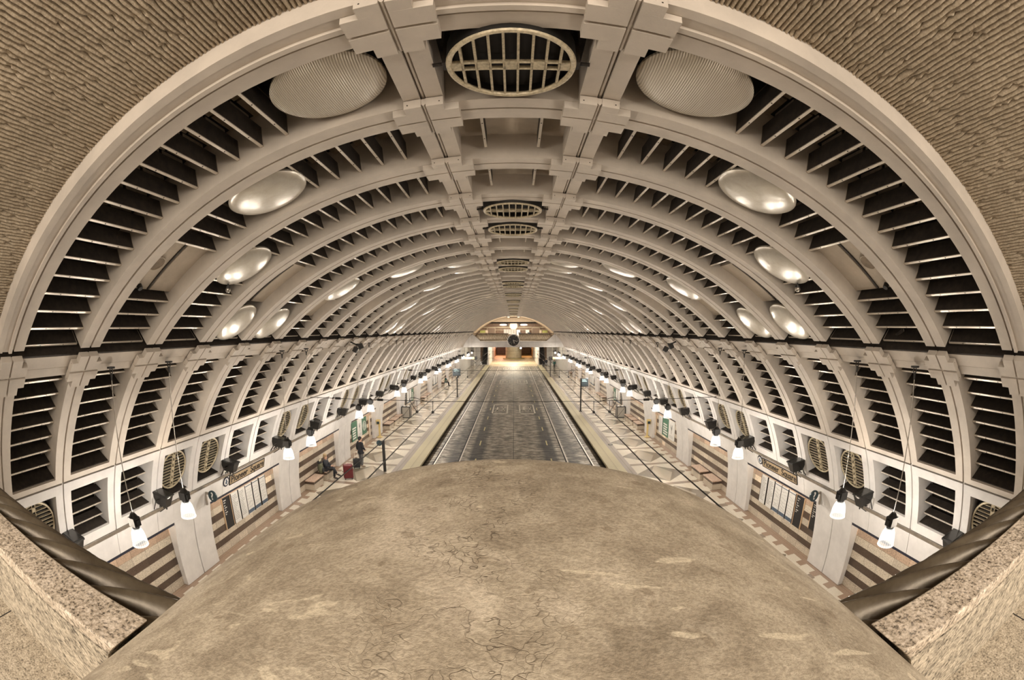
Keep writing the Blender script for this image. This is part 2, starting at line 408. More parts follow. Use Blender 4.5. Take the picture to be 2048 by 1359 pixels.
# lamp shade glass, partly see-through prismatic bell lit by its bulb
GLASSM, nt, bs = nodes('lit_prismatic_glass')
out = nt.nodes['Material Output']; nt.nodes.remove(bs)
tr = N(nt, 'ShaderNodeBsdfTransparent'); em = N(nt, 'ShaderNodeEmission'); mx = N(nt, 'ShaderNodeMixShader')
lw = N(nt, 'ShaderNodeLayerWeight'); lw.inputs[0].default_value = .45
obp = N(nt, 'ShaderNodeSeparateXYZ'); nt.links.new(N(nt, 'ShaderNodeTexCoord').outputs['Object'], obp.inputs[0])
ang = mth(nt, 'SINE', mth(nt, 'MULTIPLY', mth(nt, 'ARCTAN2', obp.outputs[1], obp.outputs[0]), 22))
fac = mth(nt, 'ADD', .38, mth(nt, 'ADD', mth(nt, 'MULTIPLY', lw.outputs[1], .35), mth(nt, 'MULTIPLY', ang, .10)))
em.inputs[0].default_value = (1, .95, .86, 1); em.inputs[1].default_value = 1.15
nt.links.new(fac, mx.inputs[0]); nt.links.new(tr.outputs[0], mx.inputs[1]); nt.links.new(em.outputs[0], mx.inputs[2]); nt.links.new(mx.outputs[0], out.inputs[0])
BULB = emit('lamp_bulb', (1, .93, .82), 60)
COVE = emit('cove_tube', (1, .86, .68), 5.0)

# ------------------------------------------------------------------ vault: ribs, beams, crosses
Y0, D, K = 2.721, 1.743, 42
RF = 9.745
ORD = ['first', 'second', 'third', 'fourth', 'fifth', 'sixth', 'seventh', 'eighth', 'ninth', 'tenth', 'eleventh', 'twelfth', 'thirteenth', 'fourteenth', 'fifteenth', 'sixteenth']
NEAR = 14
SIDE = {-1: 'left', 1: 'right'}

YE = Y0 + K * D + .4
m = M()
m.arc(-76, 76, Y0 - .2, YE, 10.55, 10.75, step=2)
struct(m.build('ceiling', BACK))

def rib_band(m, a0, a1, r=RF, hw=.235, g=.022, dep=.04, rb=10.55, mi=0, step=2):
    m.arc(a0, a1, -hw, -g, r, rb, mi, step); m.arc(a0, a1, g, hw, r, rb, mi, step)
    m.arc(a0, a1, -g, g, r + dep, rb, mi, step)
def cross_mesh(ac):
    m = M(); r0, r1 = 9.655, RF + .012
    m.arc(ac - 2.05, ac + 2.05, -.215, .215, 9.69, r1, 0); m.arc(ac - 1.18, ac + 1.18, -.35, .35, 9.69, r1, 0)
    for sa in (-1, 1):
        for sy in (-1, 1):
            m.arc(ac + sa * .15, ac + sa * 2.12, min(sy * .018, sy * .225), max(sy * .018, sy * .225), r0, r1, 0)
            m.arc(ac + sa * .15, ac + sa * 1.24, min(sy * .225, sy * .36), max(sy * .225, sy * .36), r0, r1, 0)
    m.cyl(PV(ac, -.352, 9.688), PV(ac, .352, 9.688), .017, n=10, mi=0)
    for q in (-1, 1):
        m.cyl(PV(ac + q * 1.0, -.362, 9.70), PV(ac + q * 1.0, -.358, 9.70), .008, n=6, mi=1)
    return m.mesh('cross_block', [CREAM, SCREW])
m = M(); rib_band(m, -43.3, 43.3); me_up = m.mesh('upper_arch', [CREAM])
def postm(s):
    m = M(); rib_band(m, s * 47.5, s * 62.75, step=1.5); return m.mesh('haunch_post', [CREAM])
def lowm(s):
    m = M(); rib_band(m, s * 63.02, s * 73.9, hw=.245, step=1.5); return m.mesh('wall_post', [WHITEC])
rib = thing('arch_rib', '', 'arch rib', (0, Y0, 0))
obj('upper_arch', me_up, rib)
for s in (-1, 1):
    obj('haunch_post', postm(s), rib); obj('wall_post', lowm(s), rib)
    obj('cross_block', cross_mesh(s * 5.4), rib); obj('cross_block', cross_mesh(s * 46.05), rib)
rib['label'] = 'wide cream arch rib with a raised moulding bordering the corrugated tunnel ceiling'
rib['group'] = 'arch ribs of the vault'
m = M(); m.arc(-43.3, 43.3, -.10, -.035, RF - .035, RF + .01); m.arc(-43.3, 43.3, -.34, -.23, RF - .02, 10.4)
mould = m.build('moulding', [CREAM], rib)
for k in range(1, K + 1):
    lab = ('cream arch rib with cross blocks, %s counted from the corrugated tunnel mouth' % ORD[k]) if k <= NEAR else \
          'one of the closely packed narrow-looking cream arch ribs deep in the vault'
    r = dup(rib, (0, Y0 + k * D, 0), lab, 'arch ribs of the vault' if k <= NEAR else 'distant arch ribs')
    for ch in list(KIDS[r.name]):
        if ch.name.startswith('moulding'): KIDS[r.name].remove(ch); bpy.data.objects.remove(ch)

for s in (-1, 1):
    m = M(); ya, yb = Y0 - .35, YE
    for a0, a1 in ((4.15, 5.22), (5.58, 6.64)): m.arc(s * a0, s * a1, ya, yb, RF + .02, 10.4)
    m.arc(s * 5.22, s * 5.58, ya, yb, RF + .075, 10.4)
    m.cyl(PV(s * 5.40, ya, RF + .055), PV(s * 5.40, yb, RF + .055), .02, n=10)
    tag(m.build('crown_beam', [CREAM]), 'long cream ceiling beam running along the %s side of the crown grilles' % SIDE[s], 'beam', 'crown beams')
    m = M()
    m.arc(s * 44.45, s * 45.90, ya, yb, RF + .03, 10.4); m.arc(s * 46.02, s * 47.12, ya, yb, RF + .045, 10.4); m.arc(s * 45.90, s * 46.02, ya, yb, RF + .075, 10.4); m.arc(s * 44.25, s * 44.44, ya, yb, RF + .035, 10.5, 1)  # dark strip on the beam top colours in the black gap above it
    tag(m.build('haunch_beam', [CREAM, DARK]), 'long cream beam at mid-height of the %s vault side carrying the pendant rods' % SIDE[s], 'beam', 'haunch beams')

# ------------------------------------------------------------------ louvre panels
YA, YB = .235, D - .235                      # clear opening between two ribs
def slats(angles, ri, ro, y0=YA, y1=YB, th=.036):
    """dark boards and their satin edge strips"""
    e = M()
    for a in angles:
        da = math.degrees(th / 2 / ri)
        e.arc(a - da, a + da, y0, y1, ri + .012, ro, 3, 9)
        e.arc(a - da, a + da, y0 - .0, y1, ri, ri + .013, 0, 9)
        e.arc(a - da * 1.1, a + da * 1.1, y1 - .014, y1, ri, ro, 2, 9)
        for yy in (y0 + (y1 - y0) * .33, y0 + (y1 - y0) * .74):
            e.cyl(PV(a, yy, ri - .002), PV(a, yy, ri + .002), .011, n=6, mi=1)
    return M(), e
def single(a, ri, ro, y0, y1, parent, th=.036):
    da = math.degrees(th / 2 / ri)
    b = M().arc(a - da, a + da, y0, y1, ri + .012, ro, 0, 9).build('slat', [DARK], parent)
    e = M().arc(a - da, a + da, y0, y1, ri, ri + .013, 0, 9)
    for q in (.33, .74): e.cyl(PV(a, y0 + (y1 - y0) * q, ri - .002), PV(a, y0 + (y1 - y0) * q, ri + .002), .011, n=6, mi=1)
    e.build('edge_strip', [EDGE, SCREW], b)
def panel_mesh(s, zone, da=None, blank=None):
    if zone == 'upper':
        ang = [8.87 + 2.045 * i for i in range(18)]; ri, ro = 9.885, 10.17
        if da: ang = [a for a in ang if abs(a - da) > 3.0]
        if blank: ang = [a for a in ang if not blank[0] < a < blank[1]]
        b, e = slats([s * a for a in ang], ri, ro)
        b.arc(s * 6.7, s * 44.4, YA - .05, YB + .05, 10.42, 10.5, 1)
        for a in ang:
            if a < 30:
                b.arc(s * (a + .25), s * (a + 1.8), .42, .80, 10.2, 10.3, 2, 9); b.arc(s * (a + .25), s * (a + 1.8), .86, 1.30, 10.22, 10.3, 2, 9)
        if blank:
            b.arc(s * blank[0], s * blank[1], YA, YB, 10.02, 10.1, 3)
            b.arc(s * (blank[0] + .1), s * (blank[1] - .1), .86, .90, 10.0, 10.02, 0); b.arc(s * (blank[0] + .1), s * (blank[1] - .1), .93, .95, 10.0, 10.02, 3)
    elif zone == 'middle':
        b, e = slats([s * (48.75 + 1.965 * i) for i in range(7)], 9.965, 10.25)
        b.arc(s * 47.1, s * 62.4, YA - .05, YB + .05, 10.45, 10.5, 1)
        b.arc(s * 61.9, s * 62.0, YA, YB, 9.80, 10.45, 0)
    elif zone == 'lower':
        b, e = slats([s * a for a in (67.6, 69.55, 71.45)], 10.0, 10.25, .26, D - .26)
        b.arc(s * 63.5, s * 73, YA - .05, YB + .05, 10.36, 10.45, 1)
        b.arc(s * 72.3, s * 72.4, .26, D - .26, 9.82, 10.36, 0)
    es = [e]
    if zone == 'lower': es = []
    return b.mesh('louvre_panel', [DARK, BACK, BATTEN, CREAM2]), [q.mesh('slat', [EDGE, SCREW, CREAM2, DARK]) for q in es]
def frame_mesh(s, zone):
    if zone == 'middle': return [('sill', M().arc(s * 62.0, s * 62.75, YA, YB, RF, 10.45).mesh('sill', [CREAM]))]
    return [('top_rail', M().arc(s * 63.02, s * 64.45, YA, YB, RF, 10.36).mesh('top_rail', [WHITEC])), ('bottom_rail', M().arc(s * 72.4, s * 73.9, YA, YB, RF, 10.36).mesh('bottom_rail', [WHITEC]))]
ZZ = [10.5, 20.4, 30.3, 40.4, 40.4, 30.3, 20.4, 10.5]
BLANK = {1: (29.9, 36.8), 3: (28.7, 36.9), 5: (34.2, 39.0), 7: (27.5, 36.2)}
BACKSIDE = {}
cache = {}
protos = {}
def panel(k, s, zone):
    key = (s, zone) + ((ZZ[k % 8], BLANK.get(k % 8)) if zone == 'upper' else ())
    n = ORD[k] if k < NEAR else None
    where = {'upper': 'upper vault', 'middle': 'lower vault', 'lower': 'wall band'}[zone]
    if n: lab = 'dark slatted louvre in the %s %s, %s bay from the tunnel mouth' % (SIDE[s], where, n); grp = 'louvre panels of the vault'
    else: lab = 'one of the small far dark louvre panels packed along the %s %s' % (SIDE[s], where); grp = 'far %s louvre panels, %s' % (zone, SIDE[s])
    loc = (0, Y0 + k * D, 0)
    if key in protos: return dup(protos[key], loc, lab, grp)
    bm_, em_ = panel_mesh(s, zone, *(key[2:] if zone == 'upper' else ()))
    o = obj('louvre_panel', bm_, loc=loc); tag(o, lab, 'louvre panel', grp)
    for q in em_: obj('slat', q, o)
    if zone == 'lower':
        for q in (67.6, 69.55, 71.45): single(s * q, 10.0, 10.25, .26, D - .26, o)
    if zone != 'upper':
        for nm_, me_ in frame_mesh(s, zone): obj(nm_, me_, o)
    if zone == 'upper' and key[3] and k % 8 in (1, 3):
        a = (key[3][0] + key[3][1]) / 2
        g = M(); g.cyl(PV(s * (a - .2), .62, 10.018), PV(s * (a - .2), .62, 10.0), .155, n=28, mi=0); g.ring(PV(s * (a - .2), .62, 10.0), Vector(PV(s * a, 0, 1)) - Vector(PV(s * a, 0, 0)), .155, .012, 32, 6, 1)
        g.build('speaker_grille', [BATTEN, CREAM2], o, smooth=40)
        g = M(); g.cyl(PV(s * (a + 3.0), .62, 10.02), PV(s * (a + 3.0), .62, 9.94), .05, n=12); g.build('knob', [IRON], o)
    protos[key] = o
    return o

def grille_mesh(c, axis, r, ang0, nb, two):
    """round grille: rim ring and bars in the plane of `axis`; u is the in-plane cross direction, v along the bars"""
    d = Vector(axis).normalized(); u = Vector(ang0).normalized(); v = d.cross(u); c = Vector(c)
    rim = M(); rim.ring(c, d, r, .028, 48, 8)
    n = 48
    pts = []
    for i in range(n):
        e = u * math.cos(2 * PI * i / n) + v * math.sin(2 * PI * i / n)
        pts += [c + e * (r - .02) , c + e * (r + .03), c + e * (r + .03) - d * .20, c + e * (r - .02) - d * .20]
    b = len(rim.v); rim.v += [tuple(p) for p in pts]; rim.mi = 1
    for i in range(n):
        for j in range(4): rim.face((b + 4 * i + j, b + 4 * i + (j + 1) % 4, b + 4 * ((i + 1) % n) + (j + 1) % 4, b + 4 * ((i + 1) % n) + j))
    bar = M()
    def bb(cx, cyv, hx, hy):
        q = []
        for dz in (-.03, .012):
            for sx, sy in ((-1, -1), (1, -1), (1, 1), (-1, 1)): q.append(c + u * (cx + sx * hx) + v * (cyv + sy * hy) + d * dz)
        bar.hexa(q)
    for i in range(nb):
        x = -r + 2 * r * (i + 1) / (nb + 1); hh = math.sqrt(max(.001, r * r - x * x))
        bb(x, 0, .007 if two else .011, hh)
    if two:
        for q in (-.05, .05): bb(0, q, r, .008)
    else:
        for q in (-.055, .055): bb(0, q, r, .006)
    for i in range(nb + 1):
        if i % 2 == 0:
            x = -r + 2 * r * (i + .5) / (nb + 1); bb(x, 0, r / (nb + 1), .05)
    back = M(); back.lathe([(r, -.10), (r, -.16)], c, d, 40)
    return rim, bar, back
def unit(a): return (math.sin(R_(a)), 0, math.cos(R_(a)))
def round_grille(k, s):
    loc = (0, Y0 + k * D, 0)
    n = ORD[k] if k < NEAR else None
    if n: lab = 'round gold-rimmed barred grille in the %s wall, %s bay from the tunnel mouth' % (SIDE[s], n); grp = 'round wall grilles'
    else: lab = 'one of the far narrow-looking barred round grilles along the %s wall' % SIDE[s]; grp = 'far wall grilles, ' + SIDE[s]
    key = ('fan', s)
    if key in protos: return dup(protos[key], loc, lab, grp)
    a = s * 68.6; d = [-q for q in unit(a)]
    o = thing('round_grille', lab, 'grille', loc, 0, grp)
    rim, bar, back = grille_mesh(PV(a, .87, 9.90), d, .585, (math.cos(R_(a)), 0, -math.sin(R_(a))), 11, True)
    rim.build('rim', [BRASS, IRON], o, smooth=40); bar.build('bars', [BRASS], KIDS[o.name][-1]); back.build('back_plate', [BACK], o)
    M().arc(s * 63.02, s * 64.45, YA, YB, RF, 10.4, 0).build('top_rail', [WHITEC], o); M().arc(s * 72.9, s * 73.9, YA, YB, RF, 10.4, 0).build('bottom_rail', [WHITEC], o)
    M().arc(s * 72.8, s * 72.9, YA, YB, 9.8, 10.4, 0).build('sill', [DARK], o); M().arc(s * 64, s * 73, YA - .05, YB + .05, 10.3, 10.4, 0).build('backing', [DARK], o)
    protos[key] = o; return o
def crown(k):
    loc = (0, Y0 + k * D, 0); gr = k % 4 in (0, 3); n = ORD[k] if k < NEAR else None
    if gr:
        lab = 'oval-looking gold barred grille in the crown of the vault, %s bay from the tunnel mouth' % n if n else 'one of the tiny far barred grilles along the crown of the vault'
        grp = 'crown grilles' if n else 'far crown grilles'
    else:
        lab = 'plain tan crown panel with two hanging fins, %s bay from the tunnel mouth' % n if n else 'one of the far plain tan crown panels with two fins'
        grp = 'crown panels' if n else 'far crown panels'
    key = ('crown', gr)
    if key in protos: return dup(protos[key], loc, lab, grp)
    if gr:
        o = thing('crown_grille', lab, 'grille', loc, 0, grp)
        rim, bar, back = grille_mesh((0, .765, ZC + 9.69), (0, 0, -1), .56, (1, 0, 0), 8, False)
        rim.build('rim', [BRASS, IRON], o, smooth=40); bar.build('bars', [BRASS], KIDS[o.name][-1]); back.build('back_plate', [BACK], o)
        f = M(); f.arc(-4.2, 4.2, YA - .05, YB + .05, 10.2, 10.3)
        for q in (-1, 1): f.cyl(PV(q * 3.5, .765, 9.75), PV(q * 4.2, .765, 9.75), .02, n=8); f.box(q * .60 - .02, q * .60 + .02, .70, .83, ZC + 9.7, ZC + 10.1)
        f.build('bracket', [DARK], o)
    else:
        m = M(); m.arc(-4.2, 4.2, YA - .05, YB + .05, 10.12, 10.3, 0); m.arc(-4.2, 4.2, YA, .55, 9.98, 10.14, 1); m.arc(-1.7, 1.7, YA, .62, 9.94, 10.0, 0)
        o = m.build('crown_coffer', [CREAM2, BATTEN], loc=loc); tag(o, lab, 'ceiling panel', grp)
        for q in (-2.12, 2.12): single(q, 9.87, 10.14, YA, 1.40, o)
    protos[key] = o; return o
def disc(k, s):
    a = s * ZZ[k % 8]; n = ORD[k] if k < NEAR else None
    o = None
    if n:
        lab = ('ribbed matt round reflector disc in the %s upper vault beside the big crown grille' % SIDE[s]) if k == 0 else 'shiny round reflector disc in the %s upper vault, %s bay from the tunnel mouth' % (SIDE[s], n); grp = 'reflector discs'
    else: lab = 'one of the far thin-looking reflector discs on the %s upper vault' % SIDE[s]; grp = 'far reflector discs, ' + SIDE[s]
    key = ('disc', s, k == 0, ZZ[k % 8]); loc = (0, Y0 + k * D, 0)
    if key in protos: return dup(protos[key], loc, lab, grp)
    d = [-q for q in unit(a)]; c = PV(a, .87, 9.86)
    m = M(); m.lathe([(.585, -.05), (.60, -.03), (.60, .0), (.585, .012)] + [(.585 * math.cos(t), .012 + .075 * math.sin(t)) for t in (.35, .65, .95, 1.25, 1.5)], c, d, 56)
    o = m.build('reflector_disc', [DISCP if k == 0 else DISCM], loc=loc, smooth=50); tag(o, lab, 'reflector', grp)
    h = M(); h.cyl(Vector(c) - Vector(d) * .04, Vector(c) - Vector(d) * .5, .05, n=10, mi=0); h.lathe([(.5, -.14), (.5, -.05)], c, d, 40, mi=0)
    h.build('hanger', [IRON], o)
    protos[key] = o; return o
for k in range(K):
    for s in (-1, 1):
        panel(k, s, 'upper'); panel(k, s, 'middle')
        if k % 4 in (0, 3): round_grille(k, s)
        else: panel(k, s, 'lower')
        disc(k, s)
    crown(k)

# ------------------------------------------------------------------ near mezzanine: corrugated ceiling, drum, coping, rope
pitch = .265; a0, a1 = -84.0, 84.0; nr = int((a1 - a0) / pitch); ys = [-1.6 + i * .06 for i in range(int((2.66 + 1.6) / .06) + 1)]
m = M(); rnd = random.Random(3)
NS_ = 5; na = nr * NS_ + 1
jit = [[rnd.random() for _ in ys] for _ in range(nr + 1)]
for i in range(na):
    a = a0 + (a1 - a0) * i / (nr * NS_); q = i % NS_; rr = i // NS_
    for j, y in enumerate(ys):
        base = (.0, .034, .052, .056, .040)[q]
        chip = jit[min(rr, nr)][j]
        h = base * (.80 + .28 * chip) * (.5 if chip < .05 else 1)
        yy = y + (rnd.random() - .5) * .05 if 0 < j < len(ys) - 1 else y
        m.v.append(PV(a, yy, 9.97 - h))
for i in range(na - 1):
    for j in range(len(ys) - 1):
        b = i * len(ys) + j; m.face((b, b + len(ys), b + len(ys) + 1, b + 1))
cor = m.build('ceiling', RIDGE, recalc=False)
struct(cor)
m = M(); m.arc(-84, 84, -1.6, 2.6, 10.05, 10.3, step=3); struct(m.build('ceiling', BACK))

S = 1.40                                      # distance of the drum's front rim
DZ, DR = H - 1.31 * S, 1.02 * S
m = M(); nA, nY = 120, 46
for i in range(nA):
    a = 2 * PI * i / nA
    for j in range(nY + 1):
        y = -1.6 + (S + 1.6) * j / nY
        bev = max(0, y - (S - .03))
        rr = DR - bev * bev * 12 + .004 * math.sin(5 * a + 3 * y) * math.sin(4 * y + a)
        m.v.append((rr * math.sin(a), y, DZ + rr * math.cos(a)))
for i in range(nA):
    for j in range(nY):
        b = i * (nY + 1) + j; c = ((i + 1) % nA) * (nY + 1) + j; m.face((b, b + 1, c + 1, c))
m.face([i * (nY + 1) + nY for i in range(nA)]); m.face([i * (nY + 1) for i in range(nA)][::-1])
drum = m.build('clock_drum', DRUM, smooth=40)
tag(drum, 'huge weathered tan concrete clock drum bulging up in the middle of the balcony edge', 'clock housing')

h = .51 * S; zt = H - h
for s in (-1, 1):
    dx = math.sqrt(DR ** 2 - (zt - DZ) ** 2)
    m = M()
    def xb(z): return math.sqrt(max(.01, DR ** 2 - (z - DZ) ** 2)) + .012
    def blk(y0, y1, z0, z1, mi, far=9.2):
        x0a, x1a = xb(z0), xb(z1)
        p = [(s * x0a, y0, z0), (s * far, y0, z0), (s * far, y1, z0), (s * x0a, y1, z0), (s * x1a, y0, z1), (s * far, y0, z1), (s * far, y1, z1), (s * x1a, y1, z1)]
        m.hexa(p, mi)
    blk(.62 * h, .85 * h, zt - .052, zt, 0)
    c = m.build('granite_coping', [GRAN]); tag(c, 'polished speckled granite coping slab on the %s balcony parapet' % SIDE[s], 'coping', 'balcony copings')
    b = c.modifiers.new('bevel', 'BEVEL'); b.width = .006; b.segments = 2
    m = M(); blk(.622 * h, .83 * h, H - .62 * h / .385, zt - .060, 0)
    tag(m.build('parapet_wall', [GRANR]), 'rough hammered granite parapet under the %s coping slab' % SIDE[s], 'parapet', 'balcony parapets')
    m = M(); z1 = H - .62 * h / .385
    m.box(min(s * .9, s * 9.2), max(s * .9, s * 9.2), -2.2, .83 * h, z1 - .30, z1, 0)
    for q in range(1, 7): m.box(s * (1.0 + q * 1.1) - .004, s * (1.0 + q * 1.1) + .004, -2.2, .62 * h, z1, z1 + .001, 1)
    f = m.build('floor', [GRANF, BACK]); struct(f)
    # rope moulding: six twisted strands
    rho, yc, zc, L, pit, ns = .42, .648, H - 1.19, 8.4, 3.2, 11
    m = M(); nx, nt_ = 420, 300
    for i in range(nx + 1):
        x = .75 + L * i / nx
        for j in range(nt_):
            t = 2 * PI * j / nt_
            phz = ((t * ns - 2 * PI * ns * x / pit) % (2 * PI)) / (2 * PI)
            f_ = math.sin(PI * phz / .60) ** .7 if phz < .60 else .55 * math.sin(PI * (phz - .60) / .40) ** .8
            r = rho * (.70 + .30 * f_)
            m.v.append((s * x, max(.50, yc + r * math.cos(t)), zc + r * math.sin(t)))
    for i in range(nx):
        for j in range(nt_):
            k2 = (j + 1) % nt_; m.face((i * nt_ + j, i * nt_ + k2, (i + 1) * nt_ + k2, (i + 1) * nt_ + j))
    o = m.build('rope_moulding', ROPEM, smooth=60)
    tag(o, 'thick dark bronze twisted rope moulding in front of the %s granite coping' % SIDE[s], 'rope moulding', 'near rope mouldings')
    m = M(); m.box(min(s * .8, s * 9.2), max(s * .8, s * 9.2), .55, 1.15, 4.9, 6.05); struct(m.build('beam', CREAM))

# ------------------------------------------------------------------ platforms, track, walls
YF = 98.0
for s in (-1, 1):
    lo, hi = sorted((s * 5.22, s * 10.2))
    m = M(); m.box(lo, hi, -3, YF, -.12, 0, 0); struct(m.build('platform', [FLOORM]))
    lo, hi = sorted((s * 5.55, s * 10.2)); m = M(); m.box(lo, hi, -3, YF, -.9, -.12, 0); struct(m.build('platform_base', [BACK]))
    lo, hi = sorted((s * 9.92, s * 10.25)); m = M(); m.box(lo, hi, -3, YF, 0, 2.75, 0); struct(m.build('wall_' + SIDE[s], [WALLM]))
    m = M()
    for k in range(-1, 44):
        y0 = Y0 + k * D + .008; m.arc(s * 74.55, s * 78.3, y0, y0 + D - .016, RF, 9.93)
    m.arc(s * 74.55, s * 78.25, Y0 - 2, Y0 + 44 * D, RF + .02, 9.90)
    struct(m.build('trim_1', [WHITEC]))
    m = M(); m.arc(s * 73.95, s * 74.5, Y0 - 2, Y0 + 44 * D, RF - .03, 10.1); struct(m.build('trim_2', [STEEL]))
    m = M(); m.arc(s * 78.3, s * 78.85, Y0 - 2, Y0 + 44 * D, RF + .015, 9.9); struct(m.build('shadow_strip', [NAVY]))  # dark strip modelled in place of the shadow under the fascia
    for j in range(0, 12):
        ya, yb = Y0 + 4 * j * D + .98, Y0 + 4 * (j + 1) * D - .98
        if ya > YF - 8: break
        m = M(); m.box(min(s * 9.80, s * 9.86), max(s * 9.80, s * 9.86), ya, yb, 2.23, 2.30)
        lab = 'warm light tube tucked under the %s fascia, %s recess from the near end' % (SIDE[s], ORD[j])
        tag(m.build('cove_light', COVE), lab, 'light', 'cove lights')
    for j in range(1, 13):
        y = Y0 + 4 * j * D
        m = M(); m.arc(s * 78.3, s * 91.4, -.97, -.02, RF - .012, 10.16); m.arc(s * 78.3, s * 91.4, .02, .97, RF - .012, 10.16); m.arc(s * 74.5, s * 91.4, -.02, .02, RF + .03, 10.16, 1)
        m.arc(s * 74.55, s * 78.3, -.97, .97, RF - .004, 10.0, 0)
        lab = 'pale curved pilaster on the %s platform wall, %s from the near end' % (SIDE[s], ORD[j - 1])
        tag(m.build('pilaster', [WHITEC, BATTEN], loc=(0, y, 0), smooth=30), lab, 'pilaster', 'platform pilasters')
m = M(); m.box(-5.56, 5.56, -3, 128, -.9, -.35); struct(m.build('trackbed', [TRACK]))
for s in (-1, 1):
    for x, w in ((4.69, 'outer'), (3.26, 'inner')):
        m = M(); m.box(s * x - .036, s * x + .036, -3, 120, -.35, -.335, 0); m.box(s * x - .12 * 1, s * x - .045, -3, 120, -.35, -.3485, 1)
        tag(m.build('rail', [CHROME, BACK]), 'shiny %s rail of the %s track' % (w, SIDE[s]), 'rail', 'track rails')
PAINT = plain('worn_road_paint', (.52, .47, .38), .7, var=.3, vscale=12)
PAINTY = plain('worn_yellow_paint', (.50, .42, .20), .7, var=.3, vscale=12)
def roadmark(x0, x1, y0, y1, lab):
    m = M(); z0, z1 = -.35, -.347; t = .13
    m.box(x0, x1, y0, y0 + t * 2, z0, z1); m.box(x0, x1, y1 - t * 2, y1, z0, z1); m.box(x0, x0 + t, y0, y1, z0, z1); m.box(x1 - t, x1, y0, y1, z0, z1)
    cx, cy_ = (x0 + x1) / 2, (y0 + y1) / 2; wx, wy = (x1 - x0) * .13, (y1 - y0) * .20
    for q in (-1, 1):
        m.box(cx + q * wx * 1.5 - wx * .7, cx + q * wx * 1.5 + wx * .7, cy_ - wy, cy_ - wy * .55, z0, z1)
        m.box(cx + q * wx * 1.5 - wx * .25, cx + q * wx * 1.5 + wx * .35, cy_ - wy, cy_ + wy, z0, z1)
    m.box(cx + wx * .8, cx + wx * 2.4, cy_ + wy * .5, cy_ + wy, z0, z1)
    tag(m.build('road_marking', PAINT), lab, 'road marking', 'road markings')
for i, (y0, y1) in enumerate(((41.8, 47.2), (66, 71), (90, 94.5))):
    for s in (-1, 1):
        lo, hi = sorted((s * .55, s * 2.1))
        roadmark(lo, hi, y0, y1, 'worn pale box marking on the trackway, %s of centre, %s pair from the camera' % (SIDE[s], ORD[i]))
for s in (-1, 1):
    for i in range(9):
        y = 25.4 + i * 4.6; m = M(); m.box(s * 2.32 - .04, s * 2.32 + .04, y, y + 1.3, -.35, -.347)
        tag(m.build('lane_dash', PAINTY), 'short faded yellow dash on the trackway, %s of centre, %s from near end' % (SIDE[s], ORD[i]), 'road marking', 'lane dashes')

# ------------------------------------------------------------------ pendant lamps and floodlights
pend = thing('pendant_lamp', '', 'lamp', (0, 0, 0))
m = M(); m.ring((0, 0, 6.905), (0, 1, 0), .05, .012, 16, 6); m.cyl((0, 0, 6.86), (0, 0, 6.74), .028, .016, 10); m.cyl((.0, 0, 6.95), (0, 0, 6.98), .09, n=14)
m.build('ceiling_hook', [IRON], pend, smooth=40)
m = M(); m.cyl((0, 0, 6.76), (0, 0, 4.24), .011, n=8); m.build('rod', [STEEL], pend)
m = M(); m.cyl((0, 0, 4.26), (0, 0, 4.18), .05, .11, 14); m.box(-.10, .10, -.10, .10, 4.00, 4.18); m.cyl((0, 0, 4.0), (0, 0, 3.93), .10, .085, 16)
for q in (-1, 1): m.box(q * .12 - .02, q * .12 + .02, -.05, .05, 4.03, 4.14)
m.build('ballast_housing', [IRON], pend)
m = M(); m.lathe([(.085, 3.96), (.11, 3.93), (.15, 3.86), (.172, 3.76), (.185, 3.64), (.195, 3.60), (.19, 3.595), (.178, 3.64)], (0, 0, 0), n=44, cap0=False, cap1=False)
m.build('glass_shade', [GLASSM], pend, smooth=60)
m = M(); m.ell((0, 0, 3.82), .055, .055, .09); m.build('bulb', [BULB], KIDS[pend.name][-1], smooth=180)
def shade_light(x, y): lamp('pendant_light', 'POINT', (x, y, 3.58), 155, (1, .93, .84), .10)
first = True; LP = []
for k in range(K):
    if k % 4 in (1, 2):
        for s in (-1, 1): LP.append((k, s))
cnt = {-1: 0, 1: 0}
for k, s in LP:
    y = Y0 + D * (k + .42); n = cnt[s]; cnt[s] += 1
    lab = 'glass bell pendant lamp on a rod above the %s platform, %s from near end' % (SIDE[s], ORD[n]) if n < 12 else 'one of the far glaring pendant lamps at the end of the %s platform row' % SIDE[s]
    grp = 'pendant lamps' if n < 12 else 'far pendant lamps, ' + SIDE[s]
    o = pend if first else dup(pend)
    first = False
    o.location = (s * 7.0, y, 0); o['label'] = lab; o['group'] = grp
    shade_light(s * 7.0, y)

